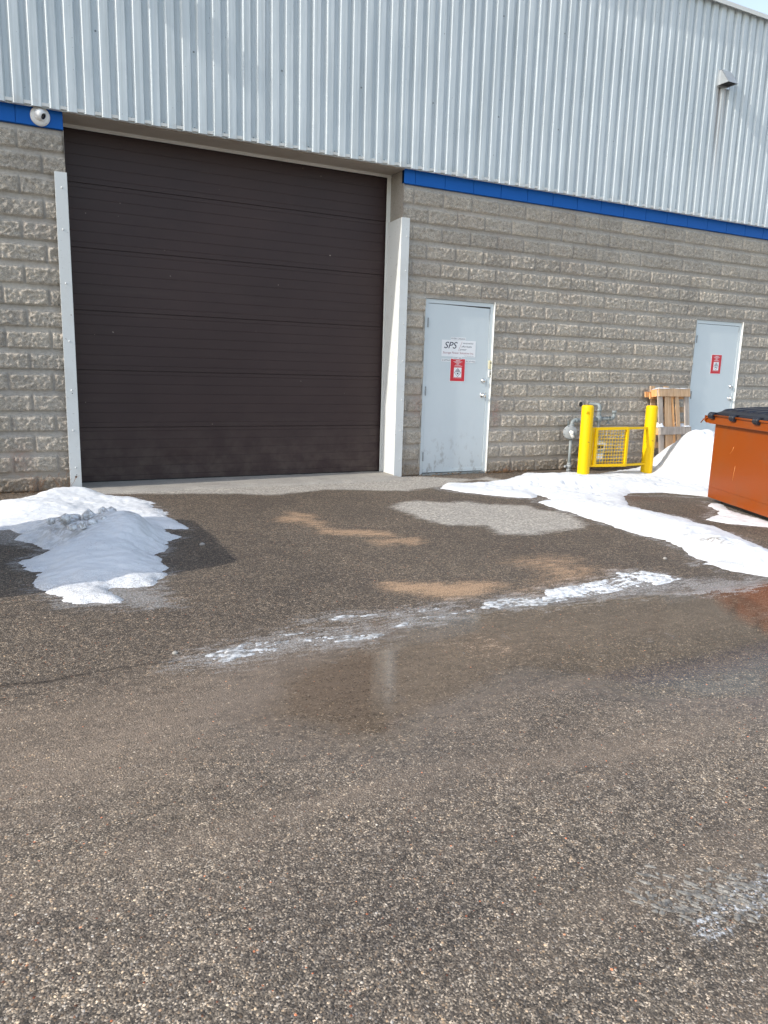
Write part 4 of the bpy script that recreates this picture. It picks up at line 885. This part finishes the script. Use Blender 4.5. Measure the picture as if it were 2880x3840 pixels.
# leaf litter by the wall foot
mb = MB()
def leaf(x, y, z, s_):
    a = rs.random()*6.28; q_ = Matrix.Translation((x, y, z)) @ Matrix.Rotation(a, 4, 'Z') @ Matrix.Rotation(rs.uniform(-.7, .7), 4, 'X') @ Matrix.Rotation(rs.uniform(-.5, .5), 4, 'Y')
    mb.add([q_ @ Vector(v) for v in ((-s_, 0, 0), (0, -s_*.45, .004), (s_, 0, 0), (0, s_*.45, .004))], [(0, 1, 2, 3)])
for i in range(420):
    x = rs.choice([rs.uniform(.95, 1.65), rs.uniform(-.3, 1.2), rs.uniform(2.2, 3.4), rs.uniform(-4.9, -4.1), rs.gauss(1.25, .12)]); leaf(x, -.03-abs(rs.gauss(0, .06)), .006+rs.random()*.02, rs.uniform(.008, .022))
tag(mb.build('leaf_litter', MT['leaf'], None, fix=False), kind='stuff')
def weed(x, y, n, hgt, label):
    mb = MB()
    for i in range(n):
        a = rs.uniform(0, 6.28); h = hgt*rs.uniform(.5, 1); p0 = Vector((rs.gauss(0, .03), rs.gauss(0, .012), -.01)); pts = [p0]
        dx, dy = math.cos(a)*.35, -abs(math.sin(a))*.12
        for k in range(1, 6):
            f_ = k/5; pts.append(p0+Vector((dx*h*f_**1.5+rs.gauss(0, .006), dy*h*f_, h*f_*(1-.15*f_))))
        mb.tube(pts, .0014, 4)
        for k in (2, 3, 4):
            e = pts[k]+Vector((rs.uniform(-.05, .05), rs.uniform(-.03, .0), rs.uniform(.01, .05))); mb.tube([pts[k], (pts[k]+e)/2+Vector((0, 0, .008)), e], .001, 3)
    o = mb.build('dry_weed', MT['twig'], None, fix=False); o.location = (x, y, 0); tag(o, label, 'weed', 'dry weeds at the foot of the wall')
weed(-4.42, -.05, 9, .26, 'dry weed stalks at the wall near the left picture edge'); weed(-4.20, -.05, 8, .30, 'dry weed stalks beside the left corner guard')
weed(3.0, -.06, 8, .32, 'dry weed stalks at the wall behind the guard gate'); weed(1.30, -.06, 12, .08, 'low dead weeds at the right foot of the nearer grey door')

# ------------------------------------------------------------ parked vehicle beyond the left edge (it throws the shadow on the left heap)
PV = empty('parked_car', (-5.52, -2.80, 0), 'dark parked utility vehicle just outside the left edge', 'car')
prof_ = [(0, .42), (-.02, .75), (.06, 1.02), (.34, 1.62), (.62, 1.75), (2.6, 1.74), (3.35, 1.15), (4.35, 1.02), (4.55, .80), (4.58, .42), (4.4, .30), (.1, .30)]
mb = MB(); rings = []
for y_, k_ in ((-.93, .90), (-.90, .96), (-.80, 1.0), (0, 1.01), (.80, 1.0), (.90, .96), (.93, .90)):
    rings.append([(-px_-(.05 if k_ < .95 and px_ < 1 else 0), y_*(1-.14*max(0, (pz_-1.0)/.75)), .3+(pz_-.3)*(k_ if pz_ > 1 else 1)) for px_, pz_ in prof_])
n = len(prof_); vs = [v for r_ in rings for v in r_]
fs = [(i*n+j, i*n+(j+1) % n, (i+1)*n+(j+1) % n, (i+1)*n+j) for i in range(len(rings)-1) for j in range(n)]+[list(range(n)), list(range((len(rings)-1)*n, len(rings)*n))]
cb = mb.add(vs, fs, False).build('body', MT['rubble'], PV, bevel=.04)
for y_ in (-.86, .86):
    MB().box(-2.9, -.75, y_-.03 if y_ > 0 else y_-.005, y_+.005 if y_ > 0 else y_+.03, 1.10, 1.45).build('side_window', MT['glass_dark'], PV)
    for x_ in (-.95, -3.75):
        wq = Matrix.Translation((x_, y_*1.0, .34)) @ Matrix.Rotation(math.radians(90), 4, 'X')
        wo = MB().lathe([(.20, -.11), (.31, -.11), (.34, -.08), (.34, .08), (.31, .11), (.20, .11)], 28, wq).build('wheel', MT['rubber'], PV)
        MB().lathe([(0, -.09), (.19, -.10), (.20, -.09), (.20, .09), (.19, .10), (0, .09)], 20, wq).build('rim', MT['zinc'], wo)
for y_ in (-.72, .72): MB().box(-.02, .03, y_-.10, y_+.10, .80, .98).build('tail_light', MT['red'], PV)
MB().box(-.04, .06, -.85, .85, .36, .52).build('bumper', MT['rubber'], PV)
